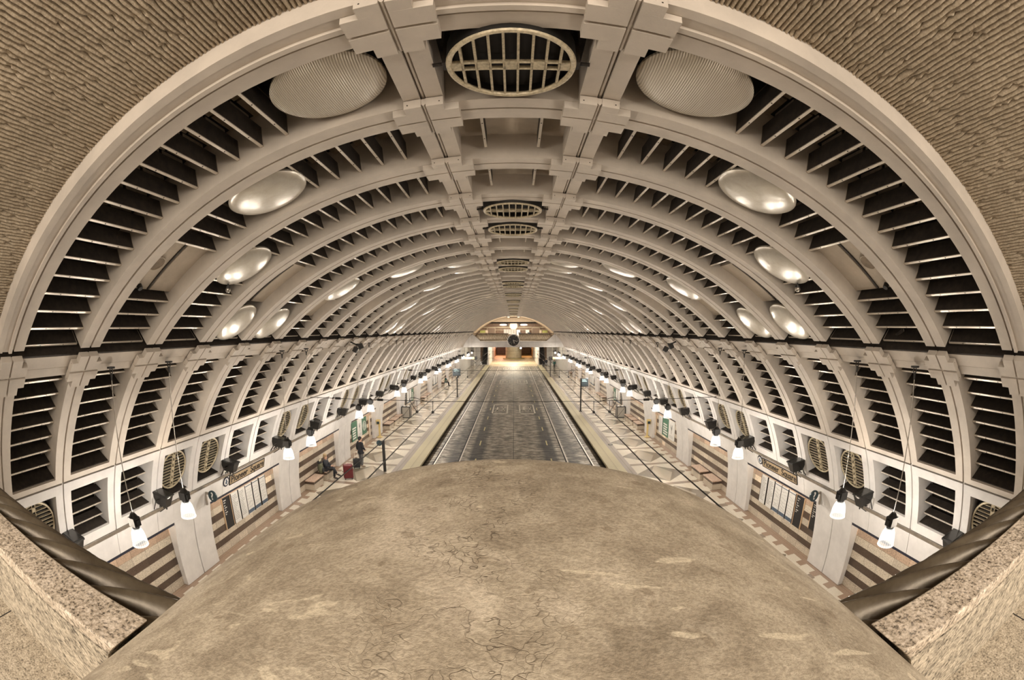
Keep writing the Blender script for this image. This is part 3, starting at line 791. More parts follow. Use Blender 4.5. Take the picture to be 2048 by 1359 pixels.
FLENS = plain('dark_flood_glass', (.03, .028, .025), .25)
def flood(s):
    f = thing('floodlight', '', 'floodlight')
    c = Vector(PV(s * 71.0, 0, 9.50)); up = Vector((-s * .12, 0, .99)).normalized()
    rot = Matrix.Translation(c) @ up.to_track_quat('Z', 'Y').to_matrix().to_4x4()
    m = M(); p = []
    for z, wx, wy in ((-.20, .10, .20), (.12, .17, .30)):
        for sx, sy in ((-1, -1), (1, -1), (1, 1), (-1, 1)): p.append(rot @ Vector((sx * wx, sy * wy, z)))
    m.hexa(p); m.box(-.19, .19, -.32, .32, .12, .16, mat=rot)
    for q in (-.12, 0, .12): m.box(-.02, .02, q - .012, q + .012, -.30, -.18, mat=rot)
    m.build('housing', [IRON], f)
    m = M(); m.box(-.15, .15, -.27, .27, .158, .168, mat=rot); m.build('lens', [FLENS], f)
    m = M(); t = Vector(PV(s * 74.0, 0, RF - .02))
    for q in (-.30, .30): m.cyl(c + Vector((0, q, 0)), t + Vector((0, q * .4, .05)), .018, n=6)
    m.cyl(c + Vector((0, -.31, 0)), c + Vector((0, .31, 0)), .014, n=6); m.tube([tuple(c + Vector((s * .05, .1, -.1))), tuple(c + Vector((s * .1, .12, -.35))), tuple(t + Vector((0, .1, -.1)))], .012, 6)
    m.build('bracket', [IRON], f)
    return f
fl = {-1: flood(-1), 1: flood(1)}
for s in (-1, 1):
    n = 0
    for k in range(1, K, 2):
        y = Y0 + k * D
        lab = 'black box floodlight on the %s steel trim, %s from the near end' % (SIDE[s], ORD[n]) if n < 9 else 'one of the tiny far black floodlights on the %s steel trim' % SIDE[s]
        grp = 'floodlights' if n < 9 else 'far floodlights, ' + SIDE[s]
        o = fl[s] if n == 0 else dup(fl[s])
        o.location = (0, y, 0); o['label'] = lab; o['group'] = grp; n += 1
        a = s * ZZ[k % 8]
        c = PV(s * 70.2, y, 9.25)
        lamp('flood_beam', 'SPOT', c, 400, (1, .86, .70), .12, PV(-s * 8 if k % 4 == 1 else a, y + .4, 9.8), 95, blend=.9)

# ------------------------------------------------------------------ signs, boards, posters
def text_mesh(txt, size, ext=.004):
    cu = bpy.data.curves.new('lettering', 'FONT'); cu.body = txt; cu.size = size; cu.extrude = ext; cu.align_x = 'CENTER'; cu.align_y = 'CENTER'; cu.offset = .005
    o = bpy.data.objects.new('lettering', cu); COL.objects.link(o); bpy.context.view_layer.update()
    me = bpy.data.meshes.new_from_object(o.evaluated_get(bpy.context.evaluated_depsgraph_get()))
    bpy.data.objects.remove(o); me.materials.clear(); return me
def wallmat(s, a, y, r=RF):
    """local x along the reading direction, y up the vault, z towards the hall"""
    n = Vector((-math.sin(R_(a)), 0, -math.cos(R_(a)))); x = Vector((0, -s, 0)); x = Vector((0, 1, 0)) if s < 0 else Vector((0, -1, 0))
    up = n.cross(x); mt = Matrix((x, up, n)).transposed().to_4x4(); mt.translation = Vector(PV(a, y, r)); return mt
TANP = plain('tan_sign_plate', (.30, .22, .13), .5, var=.15, vscale=9)
BLACKP = plain('black_print', (.008, .007, .007), .5)
WHITEP = plain('white_print', (.66, .63, .58), .45)
PAPER = plain('white_map_paper', (.60, .575, .53), .5, var=.10, vscale=9)
BLUEP = plain('blue_print', (.055, .08, .115), .5)
GREENP = plain('green_print', (.045, .13, .075), .5)
INK = plain('grey_print', (.25, .24, .22), .6)
TEAL = plain('dark_teal_enamel', (.018, .035, .042), .35)
WOODF = plain('light_wood_frame', (.52, .36, .22), .5)
YELM = plain('yellow_enamel', (.60, .46, .20), .45)
for s in (-1, 1):
    mt = wallmat(s, s * 75.85, 13.08, RF - .012)
    o = thing('station_sign', 'tan station name sign with dark serif letters on the %s fascia' % SIDE[s], 'sign', group='station name signs'); o.matrix_world = mt
    m = M(); m.box(-1.22, 1.22, -.165, .165, -.01, .012, 0); m.build('plate', [TANP], o)
    m = M()
    for b in ((-1.24, 1.24, .16, .185), (-1.24, 1.24, -.185, -.16), (-1.24, -1.21, -.185, .185), (1.21, 1.24, -.185, .185)): m.box(b[0], b[1], b[2], b[3], -.01, .022)
    m.build('frame', [IRON], o)
    t = text_mesh('Pioneer  Square', .36); t.materials.append(BLACKP); l = obj('lettering', t, KIDS[o.name][0]); l.location = (.02, 0, .017)
    mt = wallmat(s, s * 75.7, 11.64 if s < 0 else 14.52, RF - .010)
    e = thing('round_emblem', 'round navy and white emblem beside the station name on the %s fascia' % SIDE[s], 'emblem', group='fascia emblems'); e.matrix_world = mt
    m = M(); m.lathe([(.185, -.01), (.185, .01)], (0, 0, 0), n=36); m.build('disc', [NAVY], e)
    m = M(); m.lathe([(.13, .01), (.13, .016)], (0, 0, 0), n=32); m.build('centre', [WHITEP], e)
    m = M(); m.box(-.05, .05, -.09, -.03, .016, .02); m.box(-.09, .09, -.03, .0, .016, .02); m.lathe([(.05, .016), (.05, .02)], (0, .045, 0), n=18); m.build('symbol', [BLUEP], e)
    # projecting question-mark disc
    q = thing('help_sign', 'round dark teal projecting sign with a white question mark on the %s wall' % SIDE[s], 'sign', (s * 9.14, 10.42, 2.58), group='question mark signs')
    m = M(); m.lathe([(.175, -.03), (.185, -.02), (.185, .02), (.175, .03)], (0, 0, 0), (0, -1, 0), n=36); m.build('disc', [TEAL], q, smooth=40)
    t = text_mesh('?', .34); t.materials.append(WHITEP); l = obj('lettering', t, q); l.rotation_euler = (PI / 2, 0, 0); l.location = (0, -.036, 0)
    m = M(); m.box(min(s * .12, s * .36), max(s * .12, s * .36), -.02, .02, .02, .10); m.box(min(s * .30, s * .36), max(s * .30, s * .36), -.03, .03, -.35, .16); m.build('arm', [STEEL], q)
def board(s, y0, y1, z0, z1, kind, lab, grp, cat='poster'):
    """flat wall panel on the granite at x = 9.9"""
    x = s * 9.905; yc, zc = (y0 + y1) / 2, (z0 + z1) / 2; w, hh = abs(y1 - y0), z1 - z0
    o = thing({'frame': 'wall_light_strip', 'dark': 'information_board'}.get(kind, 'wall_poster'), lab, cat, (x, yc, zc), (PI / 2 if s < 0 else -PI / 2), grp)
    # local x along the reading direction, z up, -y towards the hall
    m = M(); m.box(-w / 2, w / 2, -.02, .015, -hh / 2, hh / 2); m.build('backing', {'green': [GREENP], 'dark': [BLACKP], 'logo': [GREENP], 'frame': [WOODF]}.get(kind, [PAPER]), o)
    p = M(); r = random.Random(int(y0 * 100) + s)
    if kind == 'dark':
        for i, (zq, wd) in enumerate(((.40, .5), (.33, .35), (.24, .30), (.17, .55), (.10, .3), (.02, .55), (-.04, .28))):
            for c_ in range(int(wd * 12)): p.box(-w * .36 + c_ * w * .055, -w * .36 + c_ * w * .055 + w * .035, -.023, -.019, zq * hh, zq * hh + hh * .030)
        p.build('print', [WHITEP], KIDS[o.name][0])
        g = M()
        for bx in ((-w / 2 - .03, -w / 2, -hh / 2, hh / 2), (w / 2, w / 2 + .03, -hh / 2, hh / 2)): g.box(bx[0], bx[1], -.03, .015, bx[2], bx[3])
        g.build('frame', [WOODF], o)
    elif kind == 'map':
        for i in range(7):
            z_ = -hh * .28 + hh * .1 * i; x_ = -w * .4
            for j in range(6):
                nx_ = x_ + w * .13; nz = z_ + (r.random() - .5) * .06; p.cyl((x_, -.0215, z_), (nx_, -.0215, nz), .004, n=4); x_, z_ = nx_, nz
        p.build('route_lines', [INK], KIDS[o.name][0])
        b = M(); b.box(-w * .46, w * .46, -.023, -.019, -hh * .48, -hh * .36); b.box(-w * .46, w * .46, -.023, -.019, hh * .44, hh * .465); b.build('legend', [BLUEP], o)
        f = M()
        for q in (-1, 1): f.box(q * w / 2 - .008, q * w / 2 + .008, -.026, .015, -hh / 2, hh / 2)
        f.build('frame', [IRON], o)
    elif kind == 'list':
        for i in range(16):
            p.box(-w * .40, -w * .40 + w * (.4 + .4 * r.random()), -.0215, -.019, hh * (.40 - .052 * i), hh * (.40 - .052 * i) + hh * .016)
        p.build('print', [INK], KIDS[o.name][0])
        f = M()
        for q in (-1, 1): f.box(q * w / 2 - .008, q * w / 2 + .008, -.026, .015, -hh / 2, hh / 2)
        f.build('frame', [IRON], o)
    elif kind == 'green':
        for i in range(5):
            p.box(-w * .38, w * (.2 + .16 * r.random()), -.023, -.019, hh * (.12 - .13 * i), hh * (.12 - .13 * i) + hh * .07)
        p.build('print', [WHITEP], KIDS[o.name][0])
    elif kind == 'logo':
        p.ring((0, -.02, 0), (0, 1, 0), w * .34, .02, 30, 6); p.ring((0, -.02, 0), (0, 1, 0), w * .22, .014, 30, 6)
        for q in (-1, 0, 1): p.box(q * w * .09 - .015, q * w * .09 + .015, -.023, -.019, -w * .12, w * .14)
        p.build('ring_emblem', [WHITEP], KIDS[o.name][0])
    elif kind == 'tree':
        p.cyl((0, -.021, -hh * .18), (0, -.021, hh * .12), .018, n=5)
        for q in range(9): p.cyl((0, -.021, -hh * .02 + .02 * q), ((-1) ** q * w * (.1 + .03 * (q % 4)), -.021, hh * .1 + .03 * q), .012, n=5)
        for i in range(3): p.box(-w * .35, w * .3, -.0215, -.019, -hh * (.30 + .05 * i), -hh * (.285 + .05 * i))
        p.build('tree_drawing', [INK], KIDS[o.name][0])
    elif kind == 'frame':
        p.box(-w * .22, w * .22, -.025, -.019, -hh * .46, hh * .46); p.build('inset', [PAPER], o)
    return o
P6 = [(11.75, 12.25), (12.33, 12.80), (12.85, 13.32), (13.34, 13.82), (13.87, 14.34), (14.42, 14.90)]
nm = ['dark', 'list', 'list', 'map', 'map', 'map']
for s in (-1, 1):
    board(s, *P6[0], .74, 1.90, 'dark', 'tall black information board with a light wood frame on the %s granite wall' % SIDE[s], 'black information boards', 'board')
    for i in range(1, 6):
        kd = nm[i] if s < 0 else ['dark', 'map', 'map', 'map', 'list', 'list'][i]
        board(s, *P6[i], .74, 1.90, kd, 'narrow white %s sheet, %s along from the black board, %s wall' % ('route map' if kd == 'map' else 'timetable', ORD[i - 1], SIDE[s]), 'map sheets')
board(1, 10.72, 11.22, 1.0, 1.98, 'dark', 'small dark notice with a pale green header near the question mark sign', None, 'notice')
board(-1, 25.5, 26.5, .72, 1.93, 'green', 'green poster with white lettering, nearest of three on the left wall', 'left posters')
board(-1, 26.55, 27.42, .72, 1.9, 'tree', 'white poster with a dark tree between two green ones, left wall', 'left posters')
board(-1, 27.45, 28.35, .72, 1.86, 'logo', 'green poster with a white ring emblem on the left wall', 'left posters')
board(-1, 28.85, 29.2, .3, 1.8, 'frame', 'tall thin wood-framed strip beside the left ring-emblem poster', 'wall strips', 'frame')
board(1, 25.6, 26.7, .70, 1.92, 'tree', 'white poster with a bare tree drawing on the right wall, nearest of three', 'right posters')
board(1, 26.72, 27.9, .68, 1.88, 'green', 'green poster with white lettering in the middle of three on the right wall', 'right posters')
board(1, 27.95, 28.75, .68, 1.84, 'list', 'narrow white text poster beside the green one on the right wall', 'right posters')
board(1, 29.3, 29.65, .3, 1.8, 'frame', 'tall thin wood-framed strip behind the yellow post on the right wall', 'wall strips', 'frame')
for s in (-1, 1):
    for i in range(4):
        board(s, 39.4 + i * .95, 40.25 + i * .95, .72, 1.9, ('dark', 'map', 'map', 'green')[i], 'small distant wall panel, %s of four beyond the bin, %s wall' % (ORD[i], SIDE[s]), 'distant wall panels')
    for i in range(2):
        board(s, 54.2 + i * 1.5, 55.5 + i * 1.5, .72, 1.9, 'map', 'far pale wall poster, %s of two beyond the platform screen, %s wall' % (ORD[i], SIDE[s]), 'far wall posters')

# ------------------------------------------------------------------ benches, bins, posts, screens
def bench(s, y0, y1, lab, grp):
    x0, x1 = sorted((s * 9.40, s * 9.92)); o = thing('bench', lab, 'bench', group=grp)
    m = M(); m.box(x0 + (.03 if s > 0 else 0), x1 - (.03 if s < 0 else 0), y0 + .03, y1 - .03, 0, .42); m.build('base', [WALLM], o)
    m = M(); m.box(x0, x1, y0, y1, .42, .47); t = m.build('seat', [PINKG], o); b = t.modifiers.new('bevel', 'BEVEL'); b.width = .01; b.segments = 2
for s in (-1, 1):
    for j in range(0, 11, 2):
        yb = Y0 + 4 * j * D
        for i, (p, q) in enumerate(((1.9, 3.1), (3.5, 4.75)) + (((5.0, 6.1),) if j >= 4 else ())):
            lab = 'pink-topped granite bench on the %s platform, %s block of the %s recess' % (SIDE[s], ORD[i], ORD[j])
            bench(s, yb + p, yb + q, lab, 'granite benches')
def wire_box(s, y):
    o = thing('litter_bin', 'square grey mesh litter bin with a black frame by the %s pilaster' % SIDE[s], 'bin', (s * 9.3, y, 0), group='litter bins')
    m = M()
    for sx in (-1, 1):
        for sy in (-1, 1): m.box(sx * .36 - .025, sx * .36 + .025, sy * .25 - .025, sy * .25 + .025, 0, 1.0)
    m.box(-.385, .385, -.275, .275, 0, .06); m.box(-.385, .385, -.275, .275, .94, .985); m.build('frame', [IRON], o)
    m = M(); m.box(-.345, .345, -.235, .235, .06, .94); m.build('panel', [plain('grey_mesh_panel', (.36, .33, .28), .5, .2, var=.2, vscale=30)], o)
    m = M()
    for q in (-1, 1): m.lathe([(.12, .985), (.10, 1.06), (.07, 1.08)], (q * .18, 0, 0), n=18)
    m.build('hood', [WHITEP], o, smooth=40)
    m = M(); m.cyl((-.34, -.24, .08), (.34, -.24, .92), .012, n=6); m.build('brace', [IRON], o)
for s in (-1, 1): wire_box(s, 37.6)
def validator(s, y):
    o = thing('ticket_validator', 'slim yellow ticket validator post beside the %s wall pilaster' % SIDE[s], 'ticket validator', (s * 9.5, y, 0), group='yellow validators')
    m = M(); m.lathe([(.22, 0), (.22, .03), (.07, .07)], (0, 0, 0), n=20); m.build('foot', [YELM], o, smooth=40)
    m = M(); m.box(-.06, .06, -.05, .05, .05, 1.02); m.build('post', [YELM], o)
    m = M(); m.box(-.14, .14, -.09, .09, 1.0, 1.34, mat=Matrix.Rotation(.18, 4, 'X')); m.build('head', [YELM], o)
    m = M(); m.box(-.10, .10, -.245, -.235, 1.02, 1.2); m.build('screen', [TEAL], o); KIDS[o.name][-1].location = (0, -.08, 0)
for s in (-1, 1): validator(s, 30.1)
m = M(); m.ring((6.42, 28.4, .004), (0, 0, 1), .15, .022, 24, 6, 0); m.lathe([(.13, 0), (.13, .006)], (6.42, 28.4, 0), n=20, mi=1)
tag(m.build('floor_drain', [IRON, STEEL]), 'small round floor drain with a dark rim in the grey band of the right platform', 'drain')
o = thing('signpost', 'short black post with a round dark disc sign behind the two suitcases', 'sign post', (-6.9, 22.4, 0))
m = M(); m.box(-.07, .07, -.05, .05, 0, 1.74); m.build('post', [IRON], o)
m = M(); m.lathe([(.15, -.02), (.16, 0), (.15, .02)], (-.23, 0, 1.60), (0, -1, 0), n=30); m.build('disc', [TEAL], o, smooth=40)
m = M(); m.box(-.16, .0, -.015, .015, 1.58, 1.62); m.build('arm', [IRON], o)
def screen_post(x, y, off, zt, w, hh, lab):
    o = thing('information_screen', lab, 'screen', (x, y, 0), group='platform screens')
    m = M(); m.cyl((0, 0, 0), (0, 0, zt), .065, n=14); m.cyl((0, 0, 0), (0, 0, .05), .15, n=16); m.build('pole', [IRON], o, smooth=40)
    m = M(); m.box(off - w / 2, off + w / 2, -.20, -.07, zt - hh, zt); m.build('housing', [IRON], o)
    m = M(); m.box(off - w / 2 + .04, off + w / 2 - .04, -.207, -.2, zt - hh + .08, zt - .05); m.build('display', [emit('dim_screen', (.02, .03, .035), .15)], o)
    m = M()
    for i in range(3): m.box(off - w * .38, off + w * (.1 + .1 * i), -.211, -.207, zt - .14 - .08 * i, zt - .11 - .08 * i)
    m.build('text_rows', [emit('screen_text', (.35, .5, .5), .2)], o)
    m = M(); m.cyl((off, -.12, zt - hh), (off, -.12, zt - hh - .10), .05, n=10); m.build('camera_dome', [WHITEP], o)
screen_post(-6.4, 50.3, -.03, 3.25, .88, .85, 'information screen on a black pole on the left platform')
screen_post(6.26, 41.0, .33, 3.12, .66, .78, 'information screen on a black pole on the right platform')
m = M(); m.cyl((5.95, 72.3, 0), (5.95, 72.3, 3.3), .06, n=12); m.box(5.7, 6.3, 72.2, 72.3, 2.7, 3.3)
tag(m.build('platform_pole', [IRON]), 'thin black pole near the far right platform edge', 'pole')
AMB = emit('amber_lit_sign', (1, .50, .18), 1.6)
for s in (-1, 1):
    o = thing('hanging_sign', 'long amber lit sign hanging over the far %s platform' % SIDE[s], 'sign', (s * 7.1, 70, 3.2), group='amber signs')
    m = M(); m.box(-.95, .95, -.06, .06, -.16, .16); m.build('lit_panel', [AMB], o)
    m = M(); m.box(min(-s * .95, -s * 1.4), max(-s * .95, -s * 1.4), -.12, .12, -.26, .26); m.build('end_box', [IRON], o)
    m = M(); m.cyl((-.6, 0, .16), (-.6, 0, 1.6), .02, n=6); m.cyl((.6, 0, .16), (.6, 0, 1.6), .02, n=6); m.build('hanger', [IRON], o)

# ------------------------------------------------------------------ wires, cameras, loudspeakers, loose slats
for s in (-1, 1):
    for x, wd in ((3.85, 'outer'), (3.2, 'inner')):
        m = M(); m.cyl((s * x, .5, 4.3), (s * x, 126, 4.3), .016, n=6)
        tag(m.build('contact_wire', [WIREM]), 'taut %s contact wire above the %s track' % (wd, SIDE[s]), 'wire', 'contact wires')
for i, y in enumerate((17.4, 31.0, 45.0, 60.0)):
    o = thing('span_wire', 'cross wire holding the contact wires, %s from the near end' % ORD[i], 'wire', (0, y, 0), group='span wires')
    m = M(); m.cyl((-8.75, 0, 4.75), (8.75, 0, 4.75), .012, n=6); m.build('wire', [WIREM], o)
    m = M()
    for x in (-3.85, -3.2, 3.2, 3.85): m.cyl((x, 0, 4.3), (x, 0, 4.75), .012, n=6); m.box(x - .04, x + .04, -.10, .10, 4.26, 4.34)
    for x in (-7.3, -5.4, 5.4, 7.3): m.cyl((x - .12, 0, 4.75), (x + .12, 0, 4.75), .05, n=8)
    m.build('clamps', [IRON], o)
    m = M()
    for x in (-1, 1):
        pts = [(x * 3.85 + x * .55 * math.sin(t * PI / 8), .3 * t, 4.3 + .38 * math.sin(PI * t / 8)) for t in range(9)]
        m.tube(pts, .014, 6)
    m.build('jumper_loop', [WIREM], o)
for s in (-1, 1):
    c = Vector(PV(s * 33.6, Y0 + 2.52 * D, 9.74)); o = thing('dome_camera', 'tiny dome camera hanging among the louvres of the %s upper vault' % SIDE[s], 'camera', c, group='dome cameras')
    m = M(); m.cyl((0, 0, .25), (0, 0, .04), .015, n=8); m.cyl((0, 0, .06), (0, 0, 0), .055, n=14); m.build('mount', [IRON], o)
    m = M(); m.ell((0, 0, -.01), .06, .06, .06); m.build('dome', [STEEL], o, smooth=180)
    c = Vector(PV(s * 44.6, 17.9, 9.25)); o = thing('loudspeaker_cluster', 'pair of black loudspeaker boxes by the %s haunch beam' % SIDE[s], 'loudspeaker', c, group='loudspeakers')
    for q, rx in ((-1, .5), (1, -.4)):
        m = M(); m.box(-.09, .09, -.08, .08, -.11, .11, mat=Matrix.Translation((q * .12, 0, q * .07)) @ Matrix.Rotation(rx, 4, 'Y')); m.build('cabinet', [IRON], o)
    m = M(); m.lathe([(.03, .0), (.11, -.07)], (-s * .06, -.03, -.13), n=16, cap1=False); m.build('horn', [WHITEP], o)
    m = M(); m.cyl((0, 0, .1), (s * .35, 0, .25), .03, n=8); m.build('bracket', [IRON], o)
    # conduit junction on the first rib
def loose(a0, y0, r0, a1, y1, r1, lab):
    p0, p1 = Vector(PV(a0, y0, r0)), Vector(PV(a1, y1, r1)); d = p1 - p0
    mt = Matrix.Translation(p0) @ d.to_track_quat('X', 'Z').to_matrix().to_4x4()
    m = M(); m.box(0, d.length, -.012, .012, -.022, .022, 0, mat=mt); m.box(0, d.length, -.03, -.012, -.03, .03, 1, mat=mt)
    tag(m.build('loose_slat', [EDGE, DARK]), lab, 'slat', 'loose slats')
loose(45.2, 6.22, 9.98, 43.0, 5.42, 10.05, 'fallen pale edge strip lying aslant above the right haunch beam, longer of two')
loose(45.0, 7.02, 9.95, 43.6, 6.93, 10.05, 'short fallen strip beside a rib foot above the right haunch beam')

# ------------------------------------------------------------------ people
SKIN = plain('skin', (.50, .30, .21), .55)
def skin_mesh(pts, edges, root, mats, sub=1):
    """one continuous surface grown over a skeleton: pts {name: (x, y, z, r)}"""
    names = list(pts); me = bpy.data.meshes.new('body')
    me.from_pydata([pts[n][:3] for n in names], [(names.index(a), names.index(b)) for a, b in edges], [])
    o = bpy.data.objects.new('body', me); COL.objects.link(o)
    md = o.modifiers.new('skin', 'SKIN'); md.use_smooth_shade = True
    for i, n in enumerate(names):
        v = me.skin_vertices[0].data[i]; r = pts[n][3]; v.radius = (r, r) if not isinstance(r, tuple) else r; v.use_root = n == root
    if sub: sb = o.modifiers.new('sub', 'SUBSURF'); sb.levels = sub; sb.render_levels = sub
    bpy.context.view_layer.update()
    out = bpy.data.meshes.new_from_object(o.evaluated_get(bpy.context.evaluated_depsgraph_get()))
    bpy.data.objects.remove(o); out.materials.clear(); out.materials.append(mats)
    out.polygons.foreach_set('use_smooth', [True] * len(out.polygons)); return out
def hand(P, E, side, wrist, direction, inward):
    w_ = Vector(wrist); d = Vector(direction).normalized(); n = Vector(inward).normalized(); u = d.cross(n).normalized()
    pn = side + 'palm'; P[pn] = (*(w_ + d * .075), .026); E.append((side + 'wr', pn))
    for i, (off, ln) in enumerate(((-.030, .066), (-.010, .076), (.010, .072), (.028, .056))):
        a, b, c = w_ + d * .095 + u * off, w_ + d * (.095 + ln * .55) + u * off * 1.1 + n * .008, w_ + d * (.095 + ln * .9) + u * off * 1.1 + n * .03
        for nme, p in (('a', a), ('b', b), ('c', c)): P['%sf%d%s' % (side, i, nme)] = (*p, .0095 if nme != 'c' else .0075)
        E += [(pn, '%sf%da' % (side, i)), ('%sf%da' % (side, i), '%sf%db' % (side, i)), ('%sf%db' % (side, i), '%sf%dc' % (side, i))]
    t1, t2 = w_ + d * .05 - u * .035, w_ + d * .095 - u * .052 + n * .015
    P[side + 'th1'] = (*t1, .012); P[side + 'th2'] = (*t2, .009); E += [(side + 'wr', side + 'th1'), (side + 'th1', side + 'th2')]
def person(label, loc, rz, pose, top, legs, hair, shoe, group=None, glasses=False, bag=None):
    """faces +y; pose gives left/right (L, R) elbow, wrist, knee, ankle and the pelvis height"""
    o = thing('person', label, 'person', loc, rz, group)
    pz = pose.get('pz', .95); lean = pose.get('lean', 0.0)
    P = {'pel': (0, 0, pz, (.15, .11)), 'spi': (0, lean * .4, pz + .2, (.135, .105)), 'che': (0, lean * .8, pz + .38, (.16, .115)), 'nec': (0, lean + .01, pz + .53, .055), 'hea': (0, lean + .03, pz + .62, (.072, .085)), 'cro': (0, lean + .03, pz + .74, (.075, .09)), 'nos': (0, lean + .135, pz + .655, .014), 'chn': (0, lean + .10, pz + .595, .035)}
    E = [('pel', 'spi'), ('spi', 'che'), ('che', 'nec'), ('nec', 'hea'), ('hea', 'cro'), ('hea', 'nos'), ('hea', 'chn')]
    for sd, q in (('L', -1), ('R', 1)):
        P[sd + 'sh'] = (q * .19, lean * .9, pz + .46, .06); el = pose.get(sd + 'el', (q * .25, -.03, pz + .18)); wr = pose.get(sd + 'wr', (q * .25, .06, pz - .06))
        kn = pose.get(sd + 'kn', (q * .10, .02, .50)); an = pose.get(sd + 'an', (q * .10, -.02, .09)); to = pose.get(sd + 'to', (an[0], an[1] + .17, an[2] - .045))
        P.update({sd + 'el': (*el, .042), sd + 'wr': (*wr, .028), sd + 'hip': (q * .10, 0, pz - .05, .088), sd + 'kn': (*kn, .058), sd + 'an': (*an, .04), sd + 'to': (*to, .032)})
        P[sd + 'ear'] = (q * .088, lean + .02, pz + .665, .014); E.append(('hea', sd + 'ear'))
        E += [('che', sd + 'sh'), (sd + 'sh', sd + 'el'), (sd + 'el', sd + 'wr'), ('pel', sd + 'hip'), (sd + 'hip', sd + 'kn'), (sd + 'kn', sd + 'an'), (sd + 'an', sd + 'to')]
        hand(P, E, sd, wr, Vector(wr) - Vector(el), (-q, .3, 0))
    obj('body', skin_mesh(P, E, 'pel', SKIN, 1), o)
    def grow(names, edges, root, d, nm, mat):
        Q = {n: (*P[n][:3], tuple(x + d for x in P[n][3]) if isinstance(P[n][3], tuple) else P[n][3] + d) for n in names}
        obj(nm, skin_mesh(Q, edges, root, mat, 1), o)
    P['hem'] = (0, 0, pz - (.08 if pz > .8 else .02), (.165, .125))
    grow(['hem', 'pel', 'spi', 'che', 'Lsh', 'Lel', 'Lwr', 'Rsh', 'Rel', 'Rwr'], [('hem', 'pel'), ('pel', 'spi'), ('spi', 'che'), ('che', 'Lsh'), ('Lsh', 'Lel'), ('Lel', 'Lwr'), ('che', 'Rsh'), ('Rsh', 'Rel'), ('Rel', 'Rwr')], 'pel', .034, 'jacket', top)
    P['wst'] = (0, lean * .2, pz + .09, (.115, .085))
    grow(['wst', 'pel', 'Lhip', 'Lkn', 'Lan', 'Rhip', 'Rkn', 'Ran'], [('wst', 'pel'), ('pel', 'Lhip'), ('Lhip', 'Lkn'), ('Lkn', 'Lan'), ('pel', 'Rhip'), ('Rhip', 'Rkn'), ('Rkn', 'Ran')], 'pel', .022, 'trousers', legs)
    for sd in 'LR':
        a, t = Vector(P[sd + 'an'][:3]), Vector(P[sd + 'to'][:3]); d = t - a
        mt = d.to_track_quat('Y', 'Z').to_matrix()
        m = M(); m.ell((a + t) / 2 + Vector((0, 0, -.012)), .05, d.length / 2 + .075, .05, mat=mt); m.build('shoe', [shoe], o, smooth=180)
    m = M(); m.ell((0, lean + .005, pz + .735), .098, .108, .092, 18, 10); m.ell((0, lean - .025, pz + .68), .092, .09, .10, 16, 8); m.build('hair', [hair], o, smooth=180)
    m = M()
    for q in (-1, 1): m.ell((q * .032, lean + .108, pz + .682), .012, .010, .008, 8, 6)
    m.build('eyes', [BLACKP], o, smooth=180)
    m = M(); m.ell((0, lean + .118, pz + .618), .024, .010, .006, 10, 6); m.build('mouth', [plain('lips', (.35, .14, .11), .5)], o, smooth=180)
    if glasses:
        m = M()
        for q in (-1, 1): m.ring((q * .034, lean + .128, pz + .682), (0, 1, 0), .025, .004, 16, 5); m.cyl((q * .058, lean + .125, pz + .684), (q * .088, lean + .03, pz + .69), .004, n=5)
        m.build('glasses', [BLACKP], o)
    return o
JBLK = plain('black_jacket_cloth', (.012, .012, .015), .8); JNAV = plain('dark_navy_cloth', (.016, .018, .026), .8); TGRY = plain('grey_trousers_cloth', (.12, .115, .11), .85); TBLK = plain('dark_trousers_cloth', (.02, .02, .024), .85)
HBLK = plain('black_hair', (.012, .010, .009), .55); HSND = plain('sandy_hair', (.34, .24, .13), .6); SHO = plain('dark_shoe_leather', (.03, .022, .018), .4); SHT = plain('tan_shoe', (.30, .23, .16), .6)
TEALC = plain('teal_cloth', (.03, .10, .085), .8)
person('person in a dark jacket and grey trousers standing beside a small black suitcase', (-8.45, 22.95, 0), R_(-38),
       {'Lel': (-.27, -.05, 1.13), 'Lwr': (-.31, .0, .93), 'Rel': (.26, .02, 1.14), 'Rwr': (.15, .20, 1.03)}, JBLK, TGRY, HBLK, SHT)
sp_ = .52
person('person in a black jacket sitting cross-legged on the left bench beside a red suitcase', (-9.56, 20.35, 0), R_(-82),
       {'pz': .58, 'lean': .05, 'Lkn': (-.12, .47, .56), 'Lan': (-.10, .44, .10), 'Rkn': (.06, .46, .70), 'Ran': (-.02, .62, .33), 'Rto': (-.02, .78, .26),
        'Lel': (-.26, .10, .80), 'Lwr': (-.10, .32, .74), 'Rel': (.26, .12, .82), 'Rwr': (.08, .36, .78)}, JNAV, TBLK, HSND, SHO, glasses=True)
walk = {'Lkn': (-.10, .14, .52), 'Lan': (-.10, .16, .09), 'Rkn': (.10, -.02, .50), 'Ran': (.10, -.24, .13)}
person('person in dark clothes walking away on the far right platform, nearest the platform edge', (6.05, 90, 0), R_(8), walk, JBLK, TBLK, HBLK, SHO)
person('person in dark clothes walking away on the far right platform, further from the edge', (6.75, 92.5, 0), R_(-6), walk, JNAV, TBLK, HSND, SHO)
person('person in a black coat standing at the foot of the far right escalator', (5.75, 97.2, 0), R_(10), {}, JBLK, TBLK, HBLK, SHO)
person('person in a teal top standing by the far right wall under the pendant lamps', (8.05, 88, 0), R_(150), {}, TEALC, TBLK, HSND, SHO)
